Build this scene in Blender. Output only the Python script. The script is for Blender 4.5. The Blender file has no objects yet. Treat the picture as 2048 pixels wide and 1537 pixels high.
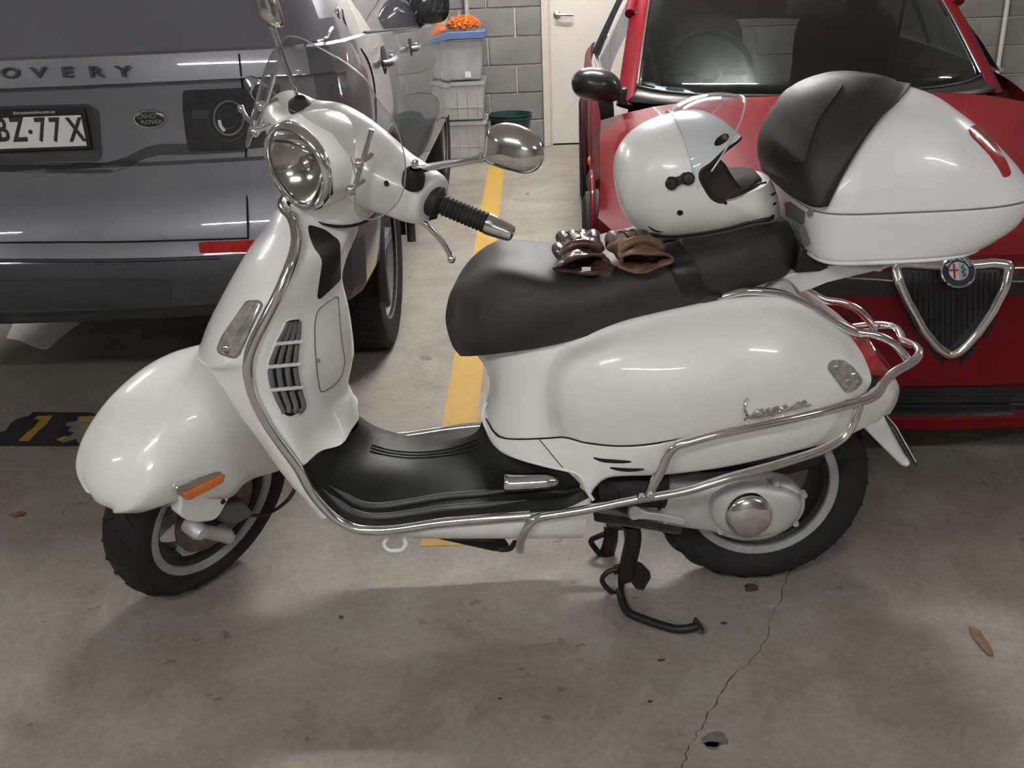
import bpy, bmesh, math, random
from mathutils import Vector, Matrix, Euler, geometry
from mathutils.bvhtree import BVHTree

SC = bpy.context.scene
random.seed(7)
R = math.radians

# ---------------------------------------------------------------- camera
CAM_P = Vector((0.0, -1.97, 1.335))
FPX, PITCH, ROLL = 2000.0, R(23.1), R(2.4)
_fw = Vector((0, math.cos(PITCH), -math.sin(PITCH)))
_up = Vector((0, math.sin(PITCH), math.cos(PITCH)))
_rt = Vector((1, 0, 0))
CR = _rt * math.cos(ROLL) - _up * math.sin(ROLL)
CU = _rt * math.sin(ROLL) + _up * math.cos(ROLL)
cd = bpy.data.cameras.new('camera')
cam = bpy.data.objects.new('camera', cd)
SC.collection.objects.link(cam)
cd.sensor_width = 36.0
cd.lens = 36.0 * FPX / 2048.0
cd.clip_start = 0.02
cam.matrix_world = Matrix((
    (CR.x, CU.x, -_fw.x, CAM_P.x), (CR.y, CU.y, -_fw.y, CAM_P.y),
    (CR.z, CU.z, -_fw.z, CAM_P.z), (0, 0, 0, 1)))
SC.camera = cam

# ---------------------------------------------------------------- exposure, world, lamps
SC.view_settings.view_transform = 'Standard'
SC.view_settings.look = 'None'
SC.view_settings.gamma = 1.0
SC.view_settings.use_curve_mapping = False
SC.view_settings.exposure = 2.8
W_ = bpy.data.worlds.new('garage_air'); SC.world = W_
W_.use_nodes = True
W_.node_tree.nodes['Background'].inputs[0].default_value = (0.62, 0.66, 0.72, 1)
W_.node_tree.nodes['Background'].inputs[1].default_value = 0.10

BETA = R(1.7)                      # the parking bay is turned a little against the scooter


def B(x, y, z=0.0):
    return Vector((x * math.cos(BETA) + y * math.sin(BETA), -x * math.sin(BETA) + y * math.cos(BETA), z))


BN = B(0, 1, 0)
LAMPS = [  # bay x, bay y, turned 90?, strength
    (0.35, 2.25, 0, 34.0), (-3.4, 2.25, 0, 18.0), (4.2, 2.25, 0, 18.0), (0.35, 4.7, 0, 26.0),  # last one is an unseen extra lamp, added to brighten the background
    (-0.9, -3.0, 0, 19.0), (-4.2, -3.0, 0, 15.0), (3.0, -3.0, 0, 15.0), (0.3, -6.2, 0, 20.0),
]
CEIL = 2.62

# ---------------------------------------------------------------- helpers
def link(o):
    SC.collection.objects.link(o)
    return o


def ray(px, py):
    return _fw + CR * ((px - 1024.0) / FPX) - CU * ((py - 768.5) / FPX)


def U(px, py, y=0.0):
    d = ray(px, py)
    return CAM_P + d * ((y - CAM_P.y) / d.y)


def UB(px, py, y):
    """point of the bay plane bay_y = y"""
    d = ray(px, py)
    return CAM_P + d * ((y - CAM_P.dot(BN)) / d.dot(BN))


BX = B(1, 0, 0)


def UX(px, py, x):
    """point of the bay plane bay_x = x"""
    d = ray(px, py)
    return CAM_P + d * ((x - CAM_P.dot(BX)) / d.dot(BX))


def G(px, py, z=0.0):
    d = ray(px, py)
    return CAM_P + d * ((z - CAM_P.z) / d.z)


def UL(px, py, M, axis, val):
    """point on plane local[axis]=val of frame M, returned in world"""
    n = M.to_3x3().col[axis].normalized()
    o = M @ Vector([val if i == axis else 0 for i in range(3)])
    d = ray(px, py)
    return CAM_P + d * ((o - CAM_P).dot(n) / d.dot(n))


def cr(p0, p1, p2, p3, t):
    return 0.5 * ((2 * p1) + (p2 - p0) * t + (2 * p0 - 5 * p1 + 4 * p2 - p3) * (t * t)
                  + (3 * p1 - p0 - 3 * p2 + p3) * (t * t * t))


def spl(pts, n, closed=False):
    """catmull-rom through pts, n samples"""
    m = len(pts)
    out = []
    if closed:
        for i in range(n):
            u = i / n * m
            k = int(u); t = u - k
            out.append(cr(pts[(k - 1) % m], pts[k % m], pts[(k + 1) % m], pts[(k + 2) % m], t))
        return out
    for i in range(n):
        u = i / (n - 1) * (m - 1)
        k = min(int(u), m - 2); t = u - k
        a = pts[k - 1] if k > 0 else pts[0] * 2 - pts[1]
        d = pts[k + 2] if k + 2 < m else pts[m - 1] * 2 - pts[m - 2]
        out.append(cr(a, pts[k], pts[k + 1], d, t))
    return out


def arcspl(pts, n, closed=False, over=12):
    """catmull-rom, resampled evenly along its length"""
    f = spl(pts, len(pts) * over, closed)
    if closed:
        f.append(f[0])
    L = [0.0]
    for a, b in zip(f, f[1:]):
        L.append(L[-1] + (b - a).length)
    out = []
    k = 0
    tot = n if closed else n - 1
    for i in range(n):
        s = L[-1] * i / tot
        while k < len(L) - 2 and L[k + 1] < s:
            k += 1
        h = L[k + 1] - L[k]
        out.append(f[k].lerp(f[k + 1], 0 if h == 0 else (s - L[k]) / h))
    return out


def mesh_obj(name, vs, fs, mat, parent=None, smooth=True, sharp=40):
    c = Vector((0, 0, 0))
    vs = [Vector(v) for v in vs]
    if vs:
        lo = Vector([min(v[i] for v in vs) for i in range(3)])
        hi = Vector([max(v[i] for v in vs) for i in range(3)])
        c = (lo + hi) / 2
        if parent is None:
            c.z = lo.z
    me = bpy.data.meshes.new(name)
    me.from_pydata([v - c for v in vs], [], fs)
    bm = bmesh.new(); bm.from_mesh(me)
    bmesh.ops.remove_doubles(bm, verts=bm.verts, dist=1e-6)
    bmesh.ops.recalc_face_normals(bm, faces=bm.faces)
    bm.to_mesh(me); bm.free()
    me.polygons.foreach_set('use_smooth', [smooth] * len(me.polygons))
    if smooth and sharp:
        me.set_sharp_from_angle(angle=R(sharp))
    if mat:
        me.materials.append(mat)
    o = bpy.data.objects.new(name, me)
    o.matrix_world = Matrix.Translation(c)
    link(o)
    if parent is not None:
        o.parent = parent
        o.matrix_parent_inverse = pinv(parent)
    return o


_W = {}


def wm(o):
    """world matrix without depsgraph"""
    m = o.matrix_basis.copy()
    if o.parent:
        m = wm(o.parent) @ o.matrix_parent_inverse @ m
    return m


def pinv(p):
    return wm(p).inverted()


def empty(name, loc, label=None, cat=None, group=None):
    o = bpy.data.objects.new(name, None)
    o.empty_display_size = 0.1
    o.location = loc
    link(o)
    if label:
        tag(o, label, cat, group)
    return o


def tag(o, label, cat=None, group=None, kind=None):
    o['label'] = label
    if cat: o['category'] = cat
    if group: o['group'] = group
    if kind: o['kind'] = kind
    return o


def lab(o, text):
    o['label'] = text
    return o


def gridfaces(nu, nv, cu=False, cv=False):
    fs = []
    for i in range(nu if cu else nu - 1):
        for j in range(nv if cv else nv - 1):
            a = i * nv + j; b = i * nv + (j + 1) % nv
            c = ((i + 1) % nu) * nv + (j + 1) % nv; d = ((i + 1) % nu) * nv + j
            fs.append((a, b, c, d))
    return fs


def loft(rows, nu=0, nv=0, cv=False, cap=False):
    """rows of control points -> smooth grid; returns verts, faces. cv closes each row"""
    if nv:
        rows = [spl(r, nv, cv) for r in rows]
    nvv = len(rows[0])
    if nu:
        cols = [spl([r[j] for r in rows], nu) for j in range(nvv)]
        rows = [[cols[j][i] for j in range(nvv)] for i in range(nu)]
    vs = [p for r in rows for p in r]
    fs = gridfaces(len(rows), nvv, False, cv)
    if cap:
        n = len(rows)
        fs.append(tuple(range(nvv)))
        fs.append(tuple((n - 1) * nvv + j for j in range(nvv))[::-1])
    return vs, fs


def mods(o, sub=0, solid=0, off=-1, bev=0, bseg=2):
    if solid:
        m = o.modifiers.new('solid', 'SOLIDIFY'); m.thickness = solid; m.offset = off
    if bev:
        m = o.modifiers.new('bev', 'BEVEL'); m.width = bev; m.segments = bseg
        m.limit_method = 'ANGLE'; m.angle_limit = R(35)
    if sub:
        m = o.modifiers.new('sub', 'SUBSURF'); m.levels = sub; m.render_levels = sub
    return o


def surf(name, rows, mat, parent=None, nu=0, nv=0, cv=False, cap=False, **k):
    sh = k.pop('sharp', 40)
    vs, fs = loft(rows, nu, nv, cv, cap)
    return mods(mesh_obj(name, vs, fs, mat, parent, sharp=sh), **k)


def mirror_y(p):
    return Vector((p.x, -p.y, p.z))


def symrow(left):
    """row of points on the near side (y<=0), last on the centre line -> full row"""
    r = [mirror_y(p) for p in left]
    if abs(left[-1].y) < 1e-5:
        return list(left) + r[-2::-1]
    return list(left) + r[::-1]


def tube_geo(pts, r, n=10, res=0, closed=False, rad=None, capped=True, flat=1.0):
    if res:
        pts = arcspl(pts, res, closed)
    m = len(pts)
    vs = []
    t0 = None
    nrm = None
    for i, p in enumerate(pts):
        a = pts[i - 1] if (i > 0 or closed) else p
        b = pts[(i + 1) % m] if (i < m - 1 or closed) else p
        t = (b - a).normalized()
        if nrm is None:
            nrm = t.orthogonal().normalized()
        else:
            ax = t0.cross(t)
            if ax.length > 1e-8:
                nrm = Matrix.Rotation(t0.angle(t), 3, ax.normalized()) @ nrm
            nrm = (nrm - t * nrm.dot(t)).normalized()
        bn = t.cross(nrm)
        rr = r * (rad(i / (m - 1)) if rad else 1.0)
        for j in range(n):
            q = 2 * math.pi * j / n
            vs.append(p + nrm * (rr * math.cos(q)) + bn * (rr * flat * math.sin(q)))
        t0 = t
    fs = gridfaces(m, n, closed, True)
    if capped and not closed:
        fs.append(tuple(range(n))[::-1])
        fs.append(tuple((m - 1) * n + j for j in range(n)))
    return vs, fs


def tube(name, pts, r, mat, parent=None, n=12, res=40, closed=False, rad=None, flat=1.0, **k):
    vs, fs = tube_geo(pts, r, n, res, closed, rad, True, flat)
    return mods(mesh_obj(name, vs, fs, mat, parent, sharp=50), **k)


def lathe_geo(prof, M, n=40, closed=False):
    """prof: (radius, height) ; axis = local Z of M"""
    vs = []
    for (r, h) in prof:
        for j in range(n):
            q = 2 * math.pi * j / n
            vs.append(M @ Vector((r * math.cos(q), r * math.sin(q), h)))
    fs = gridfaces(len(prof), n, closed, True)
    return vs, fs


def lathe(name, prof, M, mat, parent=None, n=40, closed=False, sharp=35, **k):
    vs, fs = lathe_geo(prof, M, n, closed)
    return mods(mesh_obj(name, vs, fs, mat, parent, sharp=sharp), **k)


def axisM(o, d):
    """matrix with local Z along d at o"""
    return Matrix.Translation(o) @ d.to_track_quat('Z', 'Y').to_matrix().to_4x4()


def join(parts):
    vs, fs = [], []
    for v, f in parts:
        k = len(vs)
        vs += v
        fs += [tuple(i + k for i in q) for q in f]
    return vs, fs


def box_geo(cx, cy, cz, sx, sy, sz, M=None):
    vs = [Vector((cx + sx * a / 2, cy + sy * b / 2, cz + sz * c / 2)) for a in (-1, 1) for b in (-1, 1) for c in (-1, 1)]
    if M is not None:
        vs = [M @ v for v in vs]
    return vs, [(0, 1, 3, 2), (4, 6, 7, 5), (0, 4, 5, 1), (2, 3, 7, 6), (0, 2, 6, 4), (1, 5, 7, 3)]


def box(name, c, s, mat, parent=None, M=None, bev=0.004, bseg=2):
    vs, fs = box_geo(*c, *s, M)
    return mods(mesh_obj(name, vs, fs, mat, parent), bev=bev, bseg=bseg)


def slab(name, pts, d, mat, parent=None, bev=0.0, bseg=2, smooth=True):
    """polygon pts (3D, planar) extruded by vector d"""
    n = len(pts)
    vs = [Vector(p) for p in pts] + [Vector(p) + d for p in pts]
    fs = [tuple(range(n)), tuple(range(n, 2 * n))[::-1]] + [(i, (i + 1) % n, n + (i + 1) % n, n + i) for i in range(n)]
    return mods(mesh_obj(name, vs, fs, mat, parent, smooth=smooth), bev=bev, bseg=bseg)


def dome_geo(outline, nrm, tf, tb=0.0, k=8, pw=2.0, cen=None):
    """a pillow: outline bulges by tf along nrm, by tb against it"""
    n = len(outline)
    c = cen or sum(outline, Vector()) / n
    vs, fs = [], []

    def side(T):
        st = len(vs)
        for i in range(k):
            s = math.cos(i / k * math.pi / 2)
            h = (1 - s ** pw) ** (1 / pw) * T
            for p in outline:
                vs.append(c + (p - c) * s + nrm * h)
        vs.append(c + nrm * T)
        for i in range(k - 1):
            for j in range(n):
                fs.append((st + i * n + j, st + i * n + (j + 1) % n, st + (i + 1) * n + (j + 1) % n, st + (i + 1) * n + j))
        for j in range(n):
            fs.append((st + (k - 1) * n + j, st + (k - 1) * n + (j + 1) % n, st + k * n))
    side(tf)
    if tb:
        side(-tb)
    return vs, fs


def dome(name, outline, nrm, tf, tb, mat, parent=None, k=8, pw=2.0, n=48, cen=None, **kw):
    o = arcspl(outline, n, True)
    vs, fs = dome_geo(o, nrm.normalized(), tf, tb, k, pw, cen)
    return mods(mesh_obj(name, vs, fs, mat, parent, sharp=60), **kw)


# --- pictures of a surface: find where a line of sight meets a built surface
_bvh = {}


def bvh(o):
    if o.name not in _bvh:
        bpy.context.view_layer.update()
        dg = bpy.context.evaluated_depsgraph_get()
        e = o.evaluated_get(dg)
        me = e.to_mesh()
        M = wm(o)
        vs = [M @ v.co for v in me.vertices]
        ps = [tuple(p.vertices) for p in me.polygons]
        _bvh[o.name] = BVHTree.FromPolygons(vs, ps)
        e.to_mesh_clear()
    return _bvh[o.name]


def hit(px, py, o, off=0.0):
    d = ray(px, py).normalized()
    loc, n, i, dist = bvh(o).ray_cast(CAM_P, d)
    if loc is None:
        loc, n, i, dist = bvh(o).find_nearest(CAM_P + d * ((Vector(wm(o).translation) - CAM_P).dot(d)))
    if n.dot(d) > 0:
        n = -n
    return loc + n * off


def hitn(px, py, o):
    d = ray(px, py).normalized()
    loc, n, i, dist = bvh(o).ray_cast(CAM_P, d)
    if loc is None:
        loc, n, i, dist = bvh(o).find_nearest(CAM_P + d * ((Vector(wm(o).translation) - CAM_P).dot(d)))
    if n.dot(d) > 0:
        n = -n
    return loc, n


def rnd2(poly, r, seg=4):
    """round the corners of a 2D polygon"""
    out = []
    n = len(poly)
    for i in range(n):
        p = Vector(poly[i]); a = Vector(poly[i - 1]); b = Vector(poly[(i + 1) % n])
        ra = min(r, (a - p).length * 0.45); rb = min(r, (b - p).length * 0.45)
        s = p + (a - p).normalized() * ra; e = p + (b - p).normalized() * rb
        for k in range(seg + 1):
            t = k / seg
            out.append(s * (1 - t) ** 2 + p * 2 * t * (1 - t) + e * t * t)
    return out


def fill2(poly, step):
    """triangulate a 2D polygon with inner points"""
    pts = []
    n = len(poly)
    for i in range(n):
        a = Vector(poly[i]); b = Vector(poly[(i + 1) % n])
        m = max(1, int((b - a).length / step))
        for k in range(m):
            pts.append(a.lerp(b, k / m))
    nb = len(pts)
    x0 = min(p.x for p in pts); x1 = max(p.x for p in pts); y0 = min(p.y for p in pts); y1 = max(p.y for p in pts)

    def inside(q):
        c = False
        for i in range(nb):
            a = pts[i]; b = pts[i - 1]
            if (a.y > q.y) != (b.y > q.y) and q.x < (b.x - a.x) * (q.y - a.y) / (b.y - a.y) + a.x:
                c = not c
        return c
    inn = []
    y = y0 + step / 2; r = 0
    while y < y1:
        x = x0 + step * (0.5 if r % 2 else 1.0)
        while x < x1:
            q = Vector((x, y))
            if inside(q) and min((q - p).length for p in pts) > step * 0.45:
                inn.append(q)
            x += step
        y += step * 0.87; r += 1
    allp = pts + inn
    res = geometry.delaunay_2d_cdt(allp, [], [list(range(nb))], 1, 1e-6)
    return res[0], [tuple(f) for f in res[2]], nb


def decal(name, poly, o, mat, parent=None, off=0.002, inn=0.004, step=8.0, rnd=0.0, seg=4, fn=None, **k):
    """a thin piece lying on surface o inside the picture polygon poly"""
    if rnd:
        poly = rnd2(poly, rnd, seg)
    v2, fs, nb = fill2(poly, step)
    top, bot = [], []
    for q in v2:
        loc, n = (fn or hitn)(q.x, q.y, o)
        top.append(loc + n * off); bot.append(loc - n * inn)
    m = len(v2)
    edges = {}
    for f in fs:
        for a, b in zip(f, f[1:] + f[:1]):
            edges[(a, b)] = edges.get((a, b), 0) + 1
    ff = list(fs) + [tuple(i + m for i in f)[::-1] for f in fs]
    for (a, b) in edges:
        if (b, a) not in edges:
            ff.append((b, a, a + m, b + m))
    sh = k.pop('sharp', 40)
    return mods(mesh_obj(name, top + bot, ff, mat, parent, sharp=sh), **k)


def path_on(px, o, off, n=0):
    ps = [hit(x, y, o, off) for x, y in px]
    return arcspl(ps, n) if n else ps


def text_geo(s, size, M, ext=0.002, bev=0.0, sx=1.0, spacing=1.0, align='CENTER'):
    """extruded lettering, text plane = local XY of M"""
    c = bpy.data.curves.new('t', 'FONT')
    c.body = s; c.size = size; c.extrude = ext; c.bevel_depth = bev
    c.align_x = align; c.align_y = 'CENTER'; c.space_character = spacing; c.resolution_u = 3
    o = bpy.data.objects.new('t', c); link(o)
    bpy.context.view_layer.update()
    me = bpy.data.meshes.new_from_object(o)
    S = Matrix.Diagonal((sx, 1, 1, 1))
    vs = [M @ (S @ v.co) for v in me.vertices]
    fs = [tuple(p.vertices) for p in me.polygons]
    bpy.data.objects.remove(o); bpy.data.curves.remove(c); bpy.data.meshes.remove(me)
    return vs, fs


def frameM(o, x, n):
    """matrix: origin o, local X along x, local Z along n"""
    z = n.normalized(); x = (x - z * x.dot(z)).normalized(); y = z.cross(x)
    return Matrix(((x.x, y.x, z.x, o.x), (x.y, y.y, z.y, o.y), (x.z, y.z, z.z, o.z), (0, 0, 0, 1)))


# ---------------------------------------------------------------- materials
def pbr(name, col, rough=0.5, metal=0.0, coat=0.0, coatr=0.05, spec=0.5, var=0.0, vs=8.0, bump=0.0, bs=200.0, trans=0.0,
        ior=1.45, alpha=1.0, emit=None, es=0.0, col2=None, sheen=0.0, rvar=0.0, bd=0.002):
    m = bpy.data.materials.new(name)
    m.use_nodes = True
    nt = m.node_tree
    b = nt.nodes['Principled BSDF']
    b.inputs['Base Color'].default_value = (*col, 1)
    b.inputs['Roughness'].default_value = rough
    b.inputs['Metallic'].default_value = metal
    b.inputs['Coat Weight'].default_value = coat
    b.inputs['Coat Roughness'].default_value = coatr
    b.inputs['Specular IOR Level'].default_value = spec
    b.inputs['Transmission Weight'].default_value = trans
    b.inputs['IOR'].default_value = ior
    b.inputs['Alpha'].default_value = alpha
    if emit:
        b.inputs['Emission Color'].default_value = (*emit, 1)
        b.inputs['Emission Strength'].default_value = es
    tc = nt.nodes.new('ShaderNodeTexCoord')
    if var or col2:
        nz = nt.nodes.new('ShaderNodeTexNoise')
        nz.inputs['Scale'].default_value = vs
        nz.inputs['Detail'].default_value = 5
        nt.links.new(tc.outputs['Object'], nz.inputs['Vector'])
        mx = nt.nodes.new('ShaderNodeMix'); mx.data_type = 'RGBA'
        c2 = col2 or tuple(max(0, c * (1 - var)) for c in col)
        mx.inputs[6].default_value = (*col, 1)
        mx.inputs[7].default_value = (*c2, 1)
        rp = nt.nodes.new('ShaderNodeMapRange')
        rp.inputs['From Min'].default_value = 0.35; rp.inputs['From Max'].default_value = 0.65
        nt.links.new(nz.outputs['Fac'], rp.inputs['Value'])
        nt.links.new(rp.outputs['Result'], mx.inputs[0])
        nt.links.new(mx.outputs[2], b.inputs['Base Color'])
        if rvar:
            r2 = nt.nodes.new('ShaderNodeMapRange')
            r2.inputs['To Min'].default_value = rough - rvar; r2.inputs['To Max'].default_value = rough + rvar
            nt.links.new(nz.outputs['Fac'], r2.inputs['Value'])
            nt.links.new(r2.outputs['Result'], b.inputs['Roughness'])
    if bump:
        n2 = nt.nodes.new('ShaderNodeTexNoise')
        n2.inputs['Scale'].default_value = bs
        n2.inputs['Detail'].default_value = 3
        nt.links.new(tc.outputs['Object'], n2.inputs['Vector'])
        bp = nt.nodes.new('ShaderNodeBump')
        bp.inputs['Strength'].default_value = bump
        bp.inputs['Distance'].default_value = bd
        nt.links.new(n2.outputs['Fac'], bp.inputs['Height'])
        nt.links.new(bp.outputs['Normal'], b.inputs['Normal'])
    return m


def glassy(name, col, mixf=0.12, rough=0.02, tint=(1, 1, 1)):
    """thin clear sheet: light passes straight, with a fresnel reflection"""
    m = bpy.data.materials.new(name)
    m.use_nodes = True
    nt = m.node_tree
    nt.nodes.remove(nt.nodes['Principled BSDF'])
    out = nt.nodes['Material Output']
    tr = nt.nodes.new('ShaderNodeBsdfTransparent'); tr.inputs[0].default_value = (*tint, 1)
    gl = nt.nodes.new('ShaderNodeBsdfGlossy'); gl.inputs['Roughness'].default_value = rough
    gl.inputs[0].default_value = (*col, 1)
    lw = nt.nodes.new('ShaderNodeLayerWeight'); lw.inputs['Blend'].default_value = 0.5
    pw = nt.nodes.new('ShaderNodeMath'); pw.operation = 'POWER'; pw.inputs[1].default_value = 4.0
    nt.links.new(lw.outputs['Facing'], pw.inputs[0])
    ad = nt.nodes.new('ShaderNodeMath'); ad.operation = 'ADD'; ad.inputs[1].default_value = mixf; ad.use_clamp = True
    nt.links.new(pw.outputs[0], ad.inputs[0])
    mx = nt.nodes.new('ShaderNodeMixShader')
    nt.links.new(ad.outputs[0], mx.inputs[0])
    nt.links.new(tr.outputs[0], mx.inputs[1]); nt.links.new(gl.outputs[0], mx.inputs[2])
    nt.links.new(mx.outputs[0], out.inputs[0])
    return m


M = dict(
    white=pbr('pearl_white_paint', (0.80, 0.815, 0.80), 0.31, 0.0, 0.6, 0.05, spec=0.65, var=0.02, vs=3),
    white2=pbr('gloss_white_plastic', (0.79, 0.81, 0.835), 0.3, 0, 0.5, 0.04, var=0.02, vs=3),
    chrome=pbr('chrome', (0.85, 0.855, 0.86), 0.09, 1.0, var=0.06, vs=20),
    alu=pbr('cast_aluminium', (0.58, 0.585, 0.59), 0.45, 0.35, var=0.16, vs=22, bump=0.15, bs=300),
    rim=pbr('wheel_grey_paint', (0.40, 0.41, 0.42), 0.45, 0.3, var=0.15, vs=20),
    seat=pbr('black_vinyl', (0.036, 0.035, 0.034), 0.55, spec=0.4, bump=0.25, bs=900, var=0.15, vs=20, bd=0.001),
    rubber=pbr('black_rubber', (0.022, 0.022, 0.023), 0.62, spec=0.4, bump=0.2, bs=500, var=0.3, vs=25),
    mat=pbr('floor_mat_rubber', (0.016, 0.0165, 0.0165), 0.48, spec=0.25, bump=0.2, bs=500, var=0.3, vs=14, bd=0.001),
    tyre=pbr('tyre_rubber', (0.018, 0.018, 0.019), 0.72, spec=0.3, bump=0.3, bs=200, var=0.3, vs=20),
    matrib=pbr('mat_ridge_highlight', (0.075, 0.077, 0.077), 0.42, spec=0.5, var=0.2, vs=20),  # lighter rubber, paints the highlight along the mat ridges
    black=pbr('black_plastic', (0.015, 0.015, 0.016), 0.42, bump=0.1, bs=600, var=0.2, vs=10),
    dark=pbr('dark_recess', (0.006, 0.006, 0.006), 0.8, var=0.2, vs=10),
    grey=pbr('grey_plastic', (0.16, 0.165, 0.17), 0.5, var=0.15, vs=30),
    orange=pbr('orange_reflector', (0.75, 0.20, 0.035), 0.25, 0, 0.5, var=0.1, vs=60),
    redlens=pbr('red_lens', (0.42, 0.012, 0.012), 0.12, 0, 0.8, 0.03, var=0.25, vs=40),
    clearlens=pbr('clear_lens', (0.42, 0.41, 0.38), 0.12, 0.25, 1.0, 0.02, var=0.4, vs=60),
    disc=pbr('brake_disc_steel', (0.20, 0.155, 0.12), 0.4, 0.7, var=0.4, vs=30),
    glass=glassy('clear_screen', (1, 1, 1), 0.05, 0.02, (0.90, 0.90, 0.90)),
    visor=glassy('clear_visor', (1, 1, 1), 0.02, 0.03, (0.95, 0.96, 0.98)),
    lamp=glassy('lamp_glass', (1, 1, 1), 0.04, 0.02, (0.88, 0.89, 0.88)),
    reflector=pbr('lamp_reflector', (0.62, 0.62, 0.62), 0.14, 1.0, var=0.1, vs=30),
    leather2=pbr('matt_brown_leather', (0.185, 0.105, 0.066), 0.45, spec=0.4, bump=0.5, bs=90, var=0.4, vs=25, bd=0.004),
    leather=pbr('brown_leather', (0.095, 0.052, 0.036), 0.22, spec=0.6, bump=0.5, bs=90, var=0.45, vs=25, bd=0.004),
    liner=pbr('glove_lining', (0.012, 0.008, 0.007), 0.8, var=0.3, vs=30),
    red=pbr('red_car_paint', (0.135, 0.006, 0.010), 0.45, 0.0, 0.20, 0.04, spec=0.06, var=0.05, vs=2),
    suv=pbr('grey_metallic_paint', (0.165, 0.17, 0.192), 0.42, 0.5, 1.0, 0.03, var=0.04, vs=3),
    suvlow=pbr('dark_grey_plastic', (0.038, 0.041, 0.046), 0.55, var=0.15, vs=20),
    carglass=pbr('dark_car_glass', (0.14, 0.14, 0.165), 0.05, 0, 1.0, 0.02, var=0.1, vs=3),  # base colour lifted to paint the glare and haze reflected in the glass
    plate=pbr('plate_white', (0.72, 0.72, 0.72), 0.4, var=0.05, vs=10),
    ink=pbr('plate_ink', (0.03, 0.03, 0.033), 0.5, var=0.1, vs=40),
)
# ================================================================ the garage
def floor_mat():
    m = bpy.data.materials.new('worn_concrete'); m.use_nodes = True
    nt = m.node_tree; b = nt.nodes['Principled BSDF']
    tc = nt.nodes.new('ShaderNodeTexCoord')

    def noise(sc, det, rough=0.55, dist=0.0):
        n = nt.nodes.new('ShaderNodeTexNoise'); n.inputs['Scale'].default_value = sc
        n.inputs['Detail'].default_value = det; n.inputs['Roughness'].default_value = rough
        n.inputs['Distortion'].default_value = dist
        nt.links.new(tc.outputs['Object'], n.inputs['Vector'])
        return n.outputs['Fac']

    def ramp(fac, stops):
        r = nt.nodes.new('ShaderNodeValToRGB')
        e = r.color_ramp.elements
        e[0].position, e[0].color = stops[0][0], (*stops[0][1], 1)
        e[1].position, e[1].color = stops[1][0], (*stops[1][1], 1)
        for p, c in stops[2:]:
            q = e.new(p); q.color = (*c, 1)
        nt.links.new(fac, r.inputs[0])
        return r.outputs[0]

    def mix(a, c, f, mode='MULTIPLY'):
        x = nt.nodes.new('ShaderNodeMix'); x.data_type = 'RGBA'; x.blend_type = mode
        x.inputs[0].default_value = f
        nt.links.new(a, x.inputs[6]); nt.links.new(c, x.inputs[7])
        return x.outputs[2]
    base = ramp(noise(1.6, 8, 0.65), [(0.3, (0.245, 0.220, 0.190)), (0.7, (0.335, 0.308, 0.27))])
    st = ramp(noise(3.5, 6, 0.7, 0.6), [(0.36, (0.70, 0.65, 0.61)), (0.58, (1, 1, 1))])
    c = mix(base, st, 0.8)
    gr = ramp(noise(60, 4, 0.6), [(0.35, (0.86, 0.86, 0.86)), (0.65, (1.06, 1.06, 1.06))])
    c = mix(c, gr, 0.8)
    sp = ramp(noise(24, 2, 0.5), [(0.24, (0.42, 0.40, 0.38)), (0.30, (1, 1, 1))])
    c = mix(c, sp, 0.7)
    nt.links.new(c, b.inputs['Base Color'])
    b.inputs['Roughness'].default_value = 0.62
    b.inputs['Specular IOR Level'].default_value = 0.35
    bp = nt.nodes.new('ShaderNodeBump'); bp.inputs['Strength'].default_value = 0.25; bp.inputs['Distance'].default_value = 0.004
    nt.links.new(noise(90, 5), bp.inputs['Height']); nt.links.new(bp.outputs[0], b.inputs['Normal'])
    return m


X0, X1, Y0, Y1 = -6.5, 6.5, -8.0, 5.76
M['floor'] = floor_mat()
M['block'] = pbr('grey_block', (0.21, 0.205, 0.196), 0.85, var=0.22, vs=5, bump=0.4, bs=160, spec=0.2)
M['mortar'] = pbr('mortar', (0.46, 0.43, 0.385), 0.9, var=0.2, vs=18, bump=0.5, bs=90, spec=0.2)
M['ceiling'] = pbr('painted_concrete', (0.72, 0.71, 0.69), 0.85, var=0.1, vs=3)
M['wallfar'] = pbr('far_block_wall', (0.34, 0.335, 0.325), 0.85, var=0.2, vs=2)
M['door'] = pbr('cream_door_paint', (0.53, 0.495, 0.455), 0.5, var=0.04, vs=3)
M['frame'] = pbr('cream_frame_paint', (0.50, 0.455, 0.39), 0.5, var=0.06, vs=5)
M['yellow'] = pbr('yellow_line_paint', (0.47, 0.285, 0.045), 0.65, var=0.12, vs=30, bump=0.2, bs=200, col2=(0.42, 0.26, 0.06))
M['tube'] = pbr('lamp_tube', (1, 1, 1), 0.5, emit=(1.0, 0.985, 0.96), es=1.0)


def quadbox(name, x0, x1, y0, y1, z0, z1, mat, parent=None, bev=0.0):
    vs = [B(x, y, z) for x in (x0, x1) for y in (y0, y1) for z in (z0, z1)]
    o = mesh_obj(name, vs, [(0, 1, 3, 2), (4, 6, 7, 5), (0, 4, 5, 1), (2, 3, 7, 6), (0, 2, 6, 4), (1, 5, 7, 3)], mat, parent, smooth=bool(bev))
    return mods(o, bev=bev) if bev else o


def struct(o):
    o['kind'] = 'structure'
    return o


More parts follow.
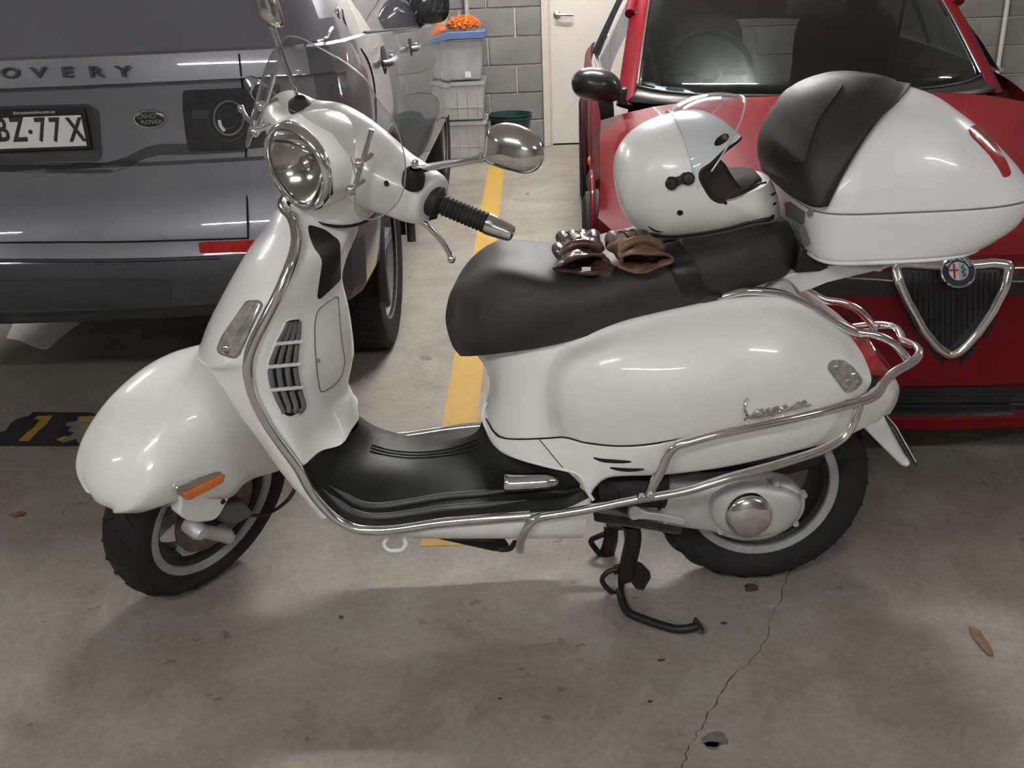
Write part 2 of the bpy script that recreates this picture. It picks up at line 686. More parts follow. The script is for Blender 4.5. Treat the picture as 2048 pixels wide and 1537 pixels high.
floor = struct(quadbox('floor', X0, X1, Y0, Y1 + 0.2, -0.1, 0, M['floor']))
struct(quadbox('ceiling', X0, X1, Y0, Y1 + 0.2, CEIL, CEIL + 0.1, M['ceiling']))
struct(quadbox('wall_left', X0 - 0.1, X0, Y0, Y1, 0, CEIL, M['wallfar']))
struct(quadbox('wall_right', X1, X1 + 0.1, Y0, Y1, 0, CEIL, M['wallfar']))
struct(quadbox('wall_front', X0, X1, Y0 - 0.1, Y0, 0, CEIL, M['wallfar']))

# door opening and wall with separate blocks
dL = UB(1101, 200, Y1).dot(BX)
DW, DH = 0.86, 2.06
FW = 0.055
fx0 = dL - FW
wall = struct(quadbox('wall_back', X0, fx0, Y1 + 0.012, Y1 + 0.15, 0, CEIL, M['mortar']))
quadbox('mortar_bed', dL + DW + FW, X1, Y1 + 0.012, Y1 + 0.15, 0, CEIL, M['mortar'], wall)
quadbox('mortar_bed', fx0, dL + DW + FW, Y1 + 0.012, Y1 + 0.15, DH + FW, CEIL, M['mortar'], wall)
_bm = {}


def block(x0, x1, z0, z1):
    w = round(x1 - x0, 3); h = round(z1 - z0, 3)
    c = B((x0 + x1) / 2, Y1 + 0.02, (z0 + z1) / 2)
    if (w, h) not in _bm:
        vs, fs = box_geo(0, 0, 0, w, 0.04, h)
        o = mods(mesh_obj('block', vs, fs, M['block'], wall), bev=0.004, bseg=1)
        _bm[(w, h)] = o
    else:
        o = _bm[(w, h)].copy(); link(o)
    o.parent = wall; o.matrix_parent_inverse = pinv(wall)
    j = random.uniform(-0.0015, 0.0015)
    o.matrix_basis = Matrix.Translation(c + BN * j) @ Matrix.Rotation(-BETA, 4, 'Z')


MJ = 0.011
zrow = 0.0
row = 0
ref = 0.145            # where a vertical joint falls, measured from the door frame
while zrow < 1.95:
    for (a, b, sg) in ((-5.8, fx0, -1), (dL + DW + FW, 6.4, 1)):
        if sg < 0:
            x = fx0 - (0.19 if row % 2 == 0 else 0.395)
            xs = [fx0]
            while x > a:
                xs.append(x); x -= 0.4
            for x1_, x0_ in zip(xs, xs[1:]):
                block(x0_ + MJ / 2, x1_ - (MJ / 2 if x1_ < fx0 else 0), zrow + MJ / 2, zrow + 0.2 - MJ / 2)
        else:
            x = a + (0.2 if row % 2 else 0.4)
            xs = [a]
            while x < b:
                xs.append(x); x += 0.4
            for x0_, x1_ in zip(xs, xs[1:]):
                block(x0_ + MJ / 2, x1_ - MJ / 2, zrow + MJ / 2, zrow + 0.2 - MJ / 2)
    zrow += 0.2; row += 1

door = struct(quadbox('door_1', dL + 0.004, dL + DW - 0.004, Y1 + 0.03, Y1 + 0.07, 0.012, DH, M['door'], bev=0.003))
quadbox('door_frame', fx0, dL, Y1 - 0.02, Y1 + 0.12, 0, DH + FW, M['frame'], door, bev=0.004)
quadbox('door_frame', dL + DW, dL + DW + FW, Y1 - 0.02, Y1 + 0.12, 0, DH + FW, M['frame'], door, bev=0.004)
quadbox('door_frame', dL, dL + DW, Y1 - 0.02, Y1 + 0.12, DH, DH + FW, M['frame'], door, bev=0.004)
quadbox('door_stop', dL, dL + 0.012, Y1 + 0.005, Y1 + 0.05, 0, DH, M['frame'], door, bev=0.002)
hp = UB(1114, 29, Y1 + 0.03)
MC2 = pbr('satin_chrome', (0.62, 0.61, 0.58), 0.25, 1.0, var=0.05, vs=9)
rose = lathe('door_handle', [(0.0, 0.0), (0.027, 0.0), (0.027, 0.006), (0.022, 0.011), (0.011, 0.013), (0.010, 0.045), (0, 0.047)],
             axisM(hp, -BN), MC2, door, n=24)
lev = tube('lever', [hp - BN * 0.04, hp - BN * 0.045 + BX * 0.03, hp - BN * 0.045 + BX * 0.075 + Vector((0, 0, -0.003)), hp - BN * 0.04 + BX * 0.115 + Vector((0, 0, -0.006))],
           0.009, MC2, rose, n=10, res=12)
# dark gap under the door
quadbox('door_gap', dL, dL + DW, Y1 + 0.035, Y1 + 0.06, 0.0, 0.011, M['dark'], door)

# fluorescent battens on the ceiling
lampm = {}
for i, (x, y, t, s) in enumerate(LAMPS):
    o = empty('ceiling_batten', B(x, y, CEIL), 'white twin-tube fluorescent batten on the ceiling ' + ('above the gap between the grey and red cars', 'above the far left side of the grey car', 'above the far right side of the red car', 'added to brighten the back of the garage, nearest the cream door',
                                               'just behind the viewer of the scooter', 'behind and far left of the scooter', 'behind and far right of the scooter', 'farthest from the cream door')[i], 'lamp', 'fluorescent battens on the ceiling')
    quadbox('housing', x - 0.64, x + 0.64, y - 0.05, y + 0.05, CEIL - 0.04, CEIL, M['ceiling'], o, bev=0.004)
    mt = M['tube'].copy(); mt.node_tree.nodes['Principled BSDF'].inputs['Emission Strength'].default_value = s
    for dy in (-0.025, 0.025):
        vs, fs = tube_geo([B(x - 0.6, y + dy, CEIL - 0.06), B(x + 0.6, y + dy, CEIL - 0.06)], 0.014, 10)
        mesh_obj('tube', vs, fs, mt, o)

# ---- floor paint and marks
def flat(name, pts, z, mat, parent=floor):
    vs = [Vector((p.x, p.y, z)) for p in pts] + [Vector((p.x, p.y, -0.002)) for p in pts]
    n = len(pts)
    fs = [tuple(range(n))] + [(i, (i + 1) % n, n + (i + 1) % n, n + i) for i in range(n)]
    return mesh_obj(name, vs, fs, mat, parent, smooth=False)


yl = [B(x, y) for x, y in ((-0.249, 0.15), (-0.249, 5.3), (-0.139, 5.3), (-0.139, 0.15))]
lab(flat('parking_line', yl, 0.0012, M['yellow']), 'worn yellow painted bay line')
MARK = pbr('black_marking_paint', (0.03, 0.03, 0.032), 0.7, var=0.2, vs=30, bump=0.2, bs=200)


def px(lst, ox, oy, s):
    return [(ox + a / s, oy + b / s) for a, b in lst]


s_ = 1639 / 320.0
blk = px([(-160, 1490), (-60, 1370), (60, 1345), (110, 1265), (190, 1215), (300, 1190), (340, 1150), (640, 1155), (935, 1155), (985, 1180), (960, 1200),
          (800, 1205), (800, 1240), (680, 1260), (665, 1290), (730, 1305), (690, 1345), (760, 1365), (715, 1395), (590, 1430), (640, 1470), (780, 1430), (800, 1470),
          (820, 1490), (880, 1500), (640, 1502), (-40, 1500)], 0, 600, s_)
pan = lab(flat('number_panel', [G(x, y) for x, y in blk], 0.0010, MARK), 'chipped black painted panel behind the bay number')
blk2 = px([(985, 1190), (1100, 1155), (1140, 1150), (1325, 1150), (1030, 1508), (925, 1505), (955, 1450), (940, 1370), (1090, 1325), (1140, 1300), (1180, 1250),
           (1160, 1215), (1235, 1185), (1250, 1160), (1100, 1162)], 0, 600, s_)
flat('number_panel', [G(x, y) for x, y in blk2], 0.0010, MARK)
one = px([(345, 1225), (390, 1195), (545, 1190), (470, 1290), (395, 1345), (300, 1450), (185, 1450), (270, 1370), (350, 1310), (415, 1228)], 0, 600, s_)
lab(flat('painted_digit', [G(x, y) for x, y in one], 0.0016, M['yellow']), 'yellow painted figure 1')
five = px([(795, 1215), (820, 1200), (975, 1195), (985, 1215), (1040, 1235), (990, 1255), (900, 1245), (800, 1240)], 0, 600, s_)
lab(flat('painted_digit', [G(x, y) for x, y in five], 0.0016, M['yellow']), 'top stroke of a worn yellow figure')
five2 = px([(578, 1435), (660, 1402), (690, 1405), (640, 1440), (600, 1450)], 0, 600, s_)
flat('painted_digit', [G(x, y) for x, y in five2], 0.0016, M['yellow'])

LIT = pbr('painted_floor_light', (0.80, 0.80, 0.79), 0.6, var=0.12, vs=9, bump=0.3, bs=60)  # white colour that paints a patch of light on the floor
lab(flat('light_patch', [G(x, y) for x, y in ((30, 640), (95, 638), (170, 640), (150, 655), (122, 676), (97, 698), (86, 700), (62, 691), (36, 681), (13, 677))], 0.0014, LIT), 'patch of light painted white on the floor under the grey car')
CRK = pbr('crack_dark', (0.05, 0.042, 0.036), 0.9, var=0.3, vs=50)


def crack(pts, w):
    random.seed(11)
    P = []
    for (a, b) in zip(pts, pts[1:]):
        n = max(2, int(math.hypot(b[0] - a[0], b[1] - a[1]) / 9))
        for k in range(n):
            t = k / n
            P.append((a[0] + (b[0] - a[0]) * t + random.uniform(-3.5, 3.5), a[1] + (b[1] - a[1]) * t + random.uniform(-2, 2)))
    P.append(pts[-1])
    vs, fs = [], []
    for i, q in enumerate(P):
        ww = w * random.uniform(0.3, 1.2)
        c = G(*q)
        vs += [c + Vector((-ww / 2, 0, 0.0008)), c + Vector((ww / 2, 0, 0.0008))]
        if i:
            k = 2 * i
            fs.append((k - 2, k - 1, k + 1, k))
    mesh_obj('floor_crack', vs, fs, CRK, floor, smooth=False)


crack([(1583, 1130), (1560, 1200), (1543, 1240), (1537, 1268)], 0.0022)
crack([(1537, 1268), (1515, 1310), (1470, 1350), (1440, 1390), (1405, 1450), (1375, 1500), (1364, 1545)], 0.0032)
OIL = pbr('oil_stain', (0.055, 0.047, 0.042), 0.45, var=0.3, vs=60)


def stain(cx, cy, rx, ry, seed, mat=OIL):
    random.seed(seed)
    pts = []
    for k in range(18):
        q = k / 18 * 2 * math.pi
        j = random.uniform(0.75, 1.15)
        pts.append(G(cx + rx * math.cos(q) * j, cy + ry * math.sin(q) * j))
    flat('floor_stain', pts, 0.0006, mat)


STN = pbr('faded_stain', (0.17, 0.15, 0.135), 0.6, var=0.3, vs=60)
for a in ((1502, 1176, 15, 9, 1), (1428, 1482, 26, 18, 2, STN), (1424, 1490, 16, 6, 3), (1323, 1321, 8, 3, 4), (1448, 1247, 7, 2.5, 5), (1300, 1404, 5, 3, 6), (682, 1235, 6, 4, 7),
          (1000, 1398, 4, 3, 8), (852, 717, 14, 5, 9, STN), (1055, 388, 4, 2, 10), (845, 960, 4, 3, 12), (1120, 1280, 7, 3, 13, STN)):
    stain(*a)
# stray leaf bits
LEAF = pbr('dry_leaf', (0.22, 0.13, 0.07), 0.8, var=0.3, vs=80)
for i, (x, y) in enumerate(((1962, 1285), (37, 1032))):
    c = G(x, y)
    pts = [c + Vector((0.025 * math.cos(q) * (1 if k % 2 else .7), 0.012 * math.sin(q), 0.003 + 0.003 * (k % 3))) for k, q in enumerate([j / 9 * 6.283 for j in range(9)])]
    pts = pts if i else [c + Vector((0.012 * math.cos(q), 0.05 * math.sin(q), 0.003 + 0.004 * (k % 2))) for k, q in enumerate([j / 9 * 6.283 for j in range(9)])]
    o = mesh_obj('leaf', pts + [p - Vector((0, 0, 0.0025)) for p in pts], [tuple(range(9)), tuple(range(9, 18))[::-1]] + [(k, (k + 1) % 9, 9 + (k + 1) % 9, 9 + k) for k in range(9)], LEAF)
    tag(o, ('brown dry leaf scrap on the concrete at the right of the floor', 'small dry leaf scrap on the floor left of the front wheel')[i], 'leaf', 'leaf scraps on the floor')
# ================================================================ the scooter
scoot = empty('scooter', (-0.1, 0, 0), 'pearl white scooter with black seat and chrome crash bars on its centre stand', 'scooter')


def rotA(dl, ca):
    ax = Vector((math.sin(ca), 0, math.cos(ca)))
    return Matrix.Rotation(dl, 4, ax)


WF = Matrix.Translation((-0.7165, 0.025, 0.2345)) @ rotA(R(57), R(20))
HF = Matrix.Translation((-0.335, 0.0, 0.88)) @ rotA(R(57), R(25))


def wl(x, y, z):
    return WF @ Vector((x, y, z))


def hl(x, y, z):
    return HF @ Vector((x, y, z))


YAX = Matrix.Rotation(R(90), 4, 'X')       # local Z -> -Y


def wheel(FM, Rt, hw, rimr, parent, name, grooves):
    """FM: frame with the axle along its Y; local z of the lathe points to the near side (-Y)"""
    A = FM @ YAX
    w = empty(name, FM.translation)
    w.parent = parent; w.matrix_parent_inverse = pinv(parent)
    p = [(rimr + 0.004, hw * .72), (rimr + .018, hw * .88), (rimr + .036, hw * 1.0), (Rt - .028, hw * .99), (Rt - .016, hw * .86), (Rt - .007, hw * .62), (Rt - .0015, hw * .3), (Rt, 0)]
    prof = p + [(r, -h) for r, h in p[-2::-1]]
    prof += [(rimr - .004, -hw * .6), (rimr - .004, hw * .6)]
    lathe('tyre', prof, A, M['tyre'], w, n=72, closed=True, sharp=60)
    # tread cuts
    g = []
    for k in range(grooves):
        q = 2 * math.pi * k / grooves
        for sd in (-1, 1):
            pts = []
            for t in (0.12, .35, .6, .85):
                h = sd * hw * t
                rr = Rt + .0006 - (0.0265 * (t ** 3.2))
                a = q + 0.20 * t + (0.1 if sd > 0 else 0)
                pts.append(A @ Vector((rr * math.cos(a), rr * math.sin(a), h)))
            g.append(tube_geo(pts, 0.0026, 5, 8, flat=.5))
    vs, fs = join(g)
    o = mesh_obj('tread_groove', vs, fs, M['dark'], w); o['kind'] = 'stuff'
    # rim
    lathe('rim', [(rimr - .006, hw * .80), (rimr + .010, hw * .86), (rimr + .013, hw * .80), (rimr + .006, hw * .66), (rimr - .008, hw * .64)], A, M['rim'], w, n=64, closed=True)
    lathe('rim_barrel', [(rimr - .006, hw * .70), (rimr - .014, hw * .60), (rimr - .020, hw * .1), (rimr - .020, -hw * .6), (rimr + .010, -hw * .8), (rimr - .002, -hw * .84),
                  (rimr - .016, -hw * .7), (rimr - .03, -hw * .5), (rimr - .028, hw * .35), (rimr - .018, hw * .62)], A, M['black'], w, n=64, closed=True)
    for k in range(5):
        q = 2 * math.pi * k / 5 + .45
        c, s = math.cos(q), math.sin(q)
        rows = []
        for r, wd, h in ((.045, .030, .022), (.085, .022, .016), (rimr - .024, .034, .026)):
            rows.append([A @ Vector((r * c - a * s, r * s + a * c, hh)) for a, hh in ((-wd, h - .018), (-wd * .8, h), (wd * .8, h), (wd, h - .018))])
        surf('spoke', rows, M['rim'], w, nu=8, nv=0, cv=True)
    lathe('hub', [(0, .035), (.03, .035), (.045, .028), (.055, .01), (.055, -.03), (0, -.03)], A, M['rim'], w, n=32)
    return w


front = wheel(WF, 0.2365, 0.058, 0.160, scoot, 'front_wheel', 26)
rear = wheel(Matrix.Translation((0.537, 0, 0.2445)), 0.2440, 0.064, 0.157, scoot, 'rear_wheel', 26)
A = WF @ YAX
lathe('brake_disc', [(.058, .05), (.110, .05), (.110, .045), (.058, .045)], A, M['disc'], front, n=48, closed=True)

# front fender, turned with the wheel
def fsec(th, rc, w, re, we, rn=None):
    """one section of the fender round the axle: crown radius rc, half width w, edge radius re (rn on the near side)"""
    c, s = math.cos(th), math.sin(th)
    rn = rn or re

    def P(r, y):
        return wl(-r * c, y, r * s)
    return [P(rn, -we), P(rn + (rc - rn) * .35, -w * 1.02), P(rn + (rc - rn) * .72, -w * .95), P(rc - .012, -w * .62), P(rc, -w * .28), P(rc + .003, 0),
            P(rc, w * .28), P(rc - .012, w * .62), P(re + (rc - re) * .72, w * .93), P(re + (rc - re) * .35, w * 1.02), P(re, we)]


D = R
frows = [fsec(D(36.5), .300, .045, .285, .046), fsec(D(40.5), .319, .076, .270, .079), fsec(D(46), .331, .098, .255, .101), fsec(D(56), .345, .112, .240, .114, .205), fsec(D(70), .356, .120, .232, .122, .125),
         fsec(D(85), .366, .125, .215, .126, .105), fsec(D(100), .370, .125, .205, .126, .118), fsec(D(118), .366, .123, .19, .124, .122), fsec(D(138), .350, .118, .18, .118, .128), fsec(D(156), .330, .110, .185, .11, .150), fsec(D(166), .320, .100, .20, .10, .18)]
fender = surf('front_fender', frows, M['white'], scoot, nu=44, nv=36, sharp=0, solid=.004)
# lower fork cover
def fk(px_, py_, y):
    return UL(px_, py_, WF, 1, y)


fc = [(364, 988), (363, 1012), (359, 1030), (381, 1045), (405, 1046), (431, 1041), (446, 1022), (456, 1003), (482, 964), (512, 938), (547, 926), (540, 890), (480, 900), (445, 930), (400, 958)]
pl = [fk(a, b, -.1195) for a, b in fc]
yl_ = (WF.to_3x3() @ Vector((0, -1, 0)))
slab('fork_cover', arcspl(pl, 60, True), yl_ * -.03, M['white'], scoot, bev=.008, bseg=3)
lathe('cover_bolt', [(0, .003), (.005, .003), (.006, 0), (.006, -.003)], axisM(fk(446, 1004, -.1205), yl_), M['dark'], scoot, n=14)
# chrome + amber side reflector
ro = [fk(a, b, -.131) for a, b in ((366, 985), (380, 979), (444, 950), (447, 957), (440, 967), (400, 988), (378, 999), (369, 998))]
refl = dome('side_reflector', ro, yl_, .006, 0, M['orange'], scoot, k=5, n=40, pw=4)
rb = [fk(a, b, -.132) for a, b in ((352, 980), (357, 973), (372, 967), (400, 956), (432, 946), (443, 945), (445, 950), (380, 979), (367, 986), (370, 999), (356, 989))]
lab(mods(slab('reflector_bezel', [p for p in rb], yl_ * -.014, M['chrome'], refl, bev=.002), 0), 'chrome backing of the amber reflector')
# trailing arm, caliper, fork leg, brake hose
a0, a1 = fk(396, 1062, -.095), fk(455, 1074, -.095)
vs, fs = join([lathe_geo([(0, .018), (.014, .016), (.020, .004), (.020, -.03), (0, -.03)], axisM(a0, yl_), 20),
               lathe_geo([(0, .014), (.012, .012), (.017, .002), (.017, -.03), (0, -.03)], axisM(a1, yl_), 20),
               tube_geo([a0, a0.lerp(a1, .5) - yl_ * .004, a1], .016, 12, 10)])
mesh_obj('suspension_arm', vs, fs, M['alu'], front)
cal = [fk(a, b, -.085) for a, b in ((450, 1010), (490, 1005), (510, 1030), (470, 1052), (440, 1045))]
slab('brake_caliper', cal, -yl_ * .04, M['grey'], front, bev=.006)
slab('fork_leg', [fk(a, b, -.075) for a, b in ((385, 1000), (420, 990), (500, 940), (560, 880), (600, 830), (560, 800), (430, 920))], -yl_ * .035, M['black'], scoot, bev=.008)
tube('brake_hose', [Vector((-.42, .0, .46)), U(596, 955, -.02), U(590, 978, -.03), U(576, 1000, -.04), fk(548, 1022, -.07), fk(515, 1032, -.08), fk(480, 1028, -.08)], .0045, M['rubber'], scoot, n=8, res=20)

# ---------------------------------------------------------------- leg shield
rim_px = [(575, 410, -.075), (584, 436, -.105), (592, 464, -.135), (592, 493, -.162), (583, 527, -.187), (561, 581, -.208), (533, 637, -.220), (508, 687, -.226), (497, 724, -.228), (497, 755, -.227), (507, 797, -.225),
          (527, 836, -.222), (555, 879, -.219), (596, 935, -.215), (624, 985, -.213), (664, 1031, -.212)]
RIM = [U(*q) for q in rim_px]
nose = [((567, 404), -.015), ((549, 424), -.02), ((527, 461), -.02), ((503, 490), -.02), ((482, 523), -.02), ((448, 585), -.02), ((420, 640), -.025), ((403, 686), -.04), ((401, 706), -.06), ((411, 730), -.10),
        ((441, 770), -.155), ((480, 832), -.178), ((511, 872), -.186), ((553, 933), -.186), ((580, 966), -.186), ((640, 1040), -.186)]
rows = []
for i, (rp, ((nx, ny), nyy)) in enumerate(zip(RIM, nose)):
    n = U(nx, ny, nyy)
    if i <= 8:
        w = -rp.y
        left = []
        for k in range(8):
            t = math.pi / 2 * k / 7
            e = 1.0
            left.append(Vector((rp.x + (n.x - rp.x) * math.sin(t) ** 0.95, rp.y * math.cos(t) ** 0.9 if k < 7 else 0, rp.z + (n.z - rp.z) * math.sin(t))))
    else:
        # open wheel arch: outer lip, then back in
        f = min(1, (i - 8) / 2)
        back = Vector((rp.x + .02, 0, rp.z - .01))
        q1 = rp.lerp(n, .35) + Vector((-.006, -.006, 0)); q2 = rp.lerp(n, .75) + Vector((-.006, -.003, 0))
        q3 = n + Vector((.0, .012, 0)); q4 = n.lerp(back, .25) + Vector((.01, .01, 0))
        left = [rp, q1, q2, n, q3, q4, n.lerp(back, .6), back]
    rows.append(symrow(left))
shield = surf('leg_shield', rows, M['white'], scoot, nu=60, nv=44, sharp=0)
# inner panel (faces the rider)
ip = [  # (rim index), then px,py,y points to the centre
    (0, [(602, 406, -.066), (645, 412, -.05), (690, 424, -.03), (722, 432, 0)]),
    (2, [(608, 466, -.115), (640, 470, -.085), (688, 475, -.05), (714, 466, 0)]),
    (4, [(600, 528, -.172), (632, 528, -.135), (672, 530, -.075), (692, 520, 0)]),
    (5, [(582, 580, -.196), (620, 580, -.15), (655, 580, -.095), (684, 565, 0)]),
    (6, [(560, 638, -.204), (606, 636, -.155), (640, 632, -.118), (682, 640, -.05)]),
    (8, [(540, 722, -.208), (600, 712, -.155), (640, 702, -.120), (693, 716, -.045)]),
    (9, [(545, 760, -.205), (605, 755, -.155), (640, 748, -.118), (690, 745, -.045)]),
    (10, [(556, 800, -.203), (610, 798, -.152), (645, 796, -.110), (683, 788, -.04)]),
    (11, [(572, 838, -.203), (620, 835, -.150), (655, 830, -.105), (690, 810, -.045)]),
    (12, [(590, 880, -.203), (628, 872, -.150), (666, 862, -.105), (698, 838, -.050)]),
    (13, [(612, 928, -.203), (640, 903, -.165), (683, 889, -.120), (704, 858, -.050)]),
]
rows = []
for ri, pts in ip:
    ps = [RIM[ri] + Vector((.004, .004, 0))] + [U(*q) for q in pts]
    if abs(ps[-1].y) > 1e-4:
        ps.append(Vector((ps[-1].x + .008, 0, ps[-1].z)))
    else:
        ps.insert(-1, ps[-2].lerp(ps[-1], .6))
    rows.append(symrow(ps))
inner = surf('inner_panel', rows, M['white'], scoot, nu=50, nv=48, sharp=0)

# floor board with its rubber mat
edge = [(596, 935, -.215), (624, 985, -.213), (664, 1031, -.212), (702, 1055, -.213), (740, 1062, -.214), (790, 1060, -.215), (882, 1047, -.216), (979, 1038, -.217), (1060, 1031, -.217), (1130, 1022, -.215), (1180, 1000, -.205)]
EDGE = [U(*q) for q in edge]
inl = [(618, 932, -.195), (650, 975, -.185), (700, 1010, -.18), (735, 1022, -.175), (775, 1022, -.172), (820, 1016, -.17), (885, 1006, -.17), (980, 998, -.17), (1050, 990, -.17), (1120, 985, -.175), (1160, 975, -.19)]
mid = [(640, 905, -.155), (685, 930, -.125), (730, 940, -.105), (775, 945, -.095), (820, 950, -.09), (860, 948, -.088), (910, 945, -.088), (980, 945, -.092), (1040, 945, -.11), (1100, 945, -.155), (1140, 948, -.185)]
cen = [(716, 852, 0), (725, 866, 0), (745, 882, 0), (775, 893, 0), (815, 898, 0), (860, 897, 0), (905, 889, 0), (950, 868, 0), (966, 838, 0), (972, 815, 0), (973, 805, 0)]
rows = []
for a, b, c, d in zip(EDGE, inl, mid, cen):
    rows.append(symrow([a + Vector((0, .006, .002)), a.lerp(U(*b), .55) + Vector((0, 0, .004)), U(*b), U(*c), U(*d)]))
mat_o = surf('floor_mat', rows, M['mat'], scoot, nu=56, nv=60, sharp=0)
# ribs of the mat
ribs = []
for off in (.70, 1.28):
    pts = [hit(ex + (ix - ex) * off, ey + (iy - ey) * off, mat_o, .0015) for (ex, ey, _), (ix, iy, __) in zip(edge[1:9], inl[1:9])]
    ribs.append(pts)
for pts in ribs:
    tube('mat_rib', pts, .0072, M['matrib'], mat_o, n=10, res=60, flat=.7, rad=lambda t: max(.15, min(1, 9 * t, 5 * (1 - t))))
# grooves of the centre hump
for off in (.25, .45, .65):
    pts = [hit(cx + (mx - cx) * off * .55, cy + (my - cy) * off * .55, mat_o, .0006) for (cx, cy, _), (mx, my, __) in zip(cen[2:8], mid[2:8])]
    tube('mat_groove', pts, .0016, M['dark'], mat_o, n=6, res=40)
# chrome floor hinge cover (footrest)
fy = hit(1060, 985, mat_o).y - .012
fpts = [U(1008, 966, fy), U(1030, 966, fy), U(1085, 963, fy), U(1112, 962, fy), U(1121, 961, fy)]
fpts = arcspl(fpts, 24)
tube('passenger_footrest', fpts, .0195, M['chrome'], scoot, n=20, res=0, rad=lambda t: (.9 if t < .02 else 1 - .12 * t) if t < .8 else .9 * math.sqrt(max(.03, 1 - ((t - .8) / .2) ** 2)) * .8 + .1)
# body side below the mat
lowr = [(611, 960, -.186), (640, 1008, -.186), (672, 1042, -.188), (705, 1066, -.19), (740, 1073, -.192), (790, 1075, -.194), (882, 1076, -.195), (979, 1076, -.195), (1060, 1075, -.195), (1120, 1075, -.19), (1166, 1074, -.175)]
rows = []
for (a, lo) in zip(EDGE, lowr):
    l = U(*lo)
    rows.append(symrow([a + Vector((0, .008, 0)), a.lerp(l, .5) + Vector((0, -.004, 0)), l, l + Vector((0, .03, -.008)), Vector((l.x, 0, l.z - .006))]))
belly = surf('floor_pan', rows, M['white'], scoot, nu=40, nv=30, sharp=50)
vs, fs = join([tube_geo([U(778, 1072, -.17), U(768, 1088, -.175), U(776, 1100, -.176), U(790, 1102, -.176), U(804, 1100, -.176), U(812, 1088, -.175), U(806, 1072, -.17)], .0055, 10, 30)])
lab(mesh_obj('tow_ring', vs, fs, M['white'], scoot), 'white lashing ring under the floor')
slab('side_stand', [U(868, 1078, -.10), U(985, 1080, -.10), U(1010, 1086, -.10), U(1020, 1100, -.10), U(1005, 1106, -.10), U(985, 1104, -.10)], Vector((0, .02, 0)), M['black'], scoot, bev=.004)
tube('stand_spring', [U(1000, 1100, -.12), U(1020, 1098, -.13), U(1030, 1085, -.14)], .006, M['black'], scoot, n=8, res=12)

# chrome shield trim, whole loop on both sides and over the top
tl = [U(*q) for q in rim_px[1:]] + EDGE[3:9]
tl = [p + Vector((0, -.002, .002)) for p in tl]
topc = U(575, 402, 0)
loop = [mirror_y(p) for p in tl[::-1]] + [Vector((topc.x + .004, .05, topc.z + .004)), Vector((topc.x, -.05, topc.z + .004))] + tl
loop = [p for p in loop]
trim = tube('shield_trim', loop, .0105, M['chrome'], scoot, n=12, res=240)

# ---------------------------------------------------------------- rear body
st = [
    [(968, 812, 0), (978, 783, 0), (979, 757, 0), (970, 734, 0), (956, 714, 0), (950, 705, 0)],
    [(984, 856, -.085), (996, 795, -.085), (995, 750, -.085), (985, 720, -.085), (980, 700, -.08), (960, 690, 0)],
    [(1010, 875, -.125), (1025, 800, -.125), (1025, 745, -.122), (1020, 715, -.118), (1018, 695, -.11), (1010, 680, 0)],
    [(1050, 877, -.150), (1058, 800, -.145), (1060, 740, -.140), (1060, 708, -.135), (1060, 690, -.125), (1060, 670, 0)],
    [(1095, 875, -.165), (1086, 800, -.155), (1092, 742, -.150), (1108, 700, -.140), (1112, 682, -.13), (1110, 660, 0)],
    [(1118, 874, -.178), (1101, 800, -.172), (1110, 738, -.168), (1132, 695, -.150), (1138, 676, -.135), (1140, 655, 0)],
    [(1140, 876, -.195), (1122, 800, -.200), (1132, 733, -.190), (1158, 690, -.158), (1165, 668, -.138), (1170, 650, 0)],
    [(1185, 886, -.211), (1165, 800, -.224), (1175, 724, -.210), (1200, 675, -.168), (1210, 650, -.142), (1215, 632, 0)],
    [(1240, 891, -.217), (1230, 800, -.240), (1235, 712, -.220), (1255, 660, -.176), (1268, 632, -.144), (1275, 618, 0)],
    [(1330, 883, -.220), (1325, 795, -.247), (1330, 702, -.222), (1345, 640, -.174), (1355, 612, -.142), (1360, 596, 0)],
    [(1450, 860, -.220), (1450, 770, -.246), (1455, 676, -.215), (1462, 618, -.165), (1466, 592, -.135), (1470, 580, 0)],
    [(1560, 839, -.210), (1570, 750, -.228), (1578, 664, -.190), (1578, 617, -.145), (1575, 590, -.115), (1570, 575, 0)],
    [(1640, 820, -.190), (1655, 755, -.195), (1660, 694, -.160), (1652, 654, -.125), (1640, 624, -.098), (1625, 598, 0)],
    [(1695, 803, -.165), (1710, 765, -.165), (1712, 728, -.140), (1698, 690, -.112), (1684, 658, -.088), (1668, 622, 0)],
    [(1732, 785, -.130), (1742, 765, -.128), (1740, 745, -.112), (1728, 715, -.094), (1712, 685, -.074), (1695, 645, 0)],
]
rows = [symrow([U(*q) for q in s]) for s in st]
body = surf('rear_body', rows, M['white'], scoot, nu=84, nv=48, sharp=0)
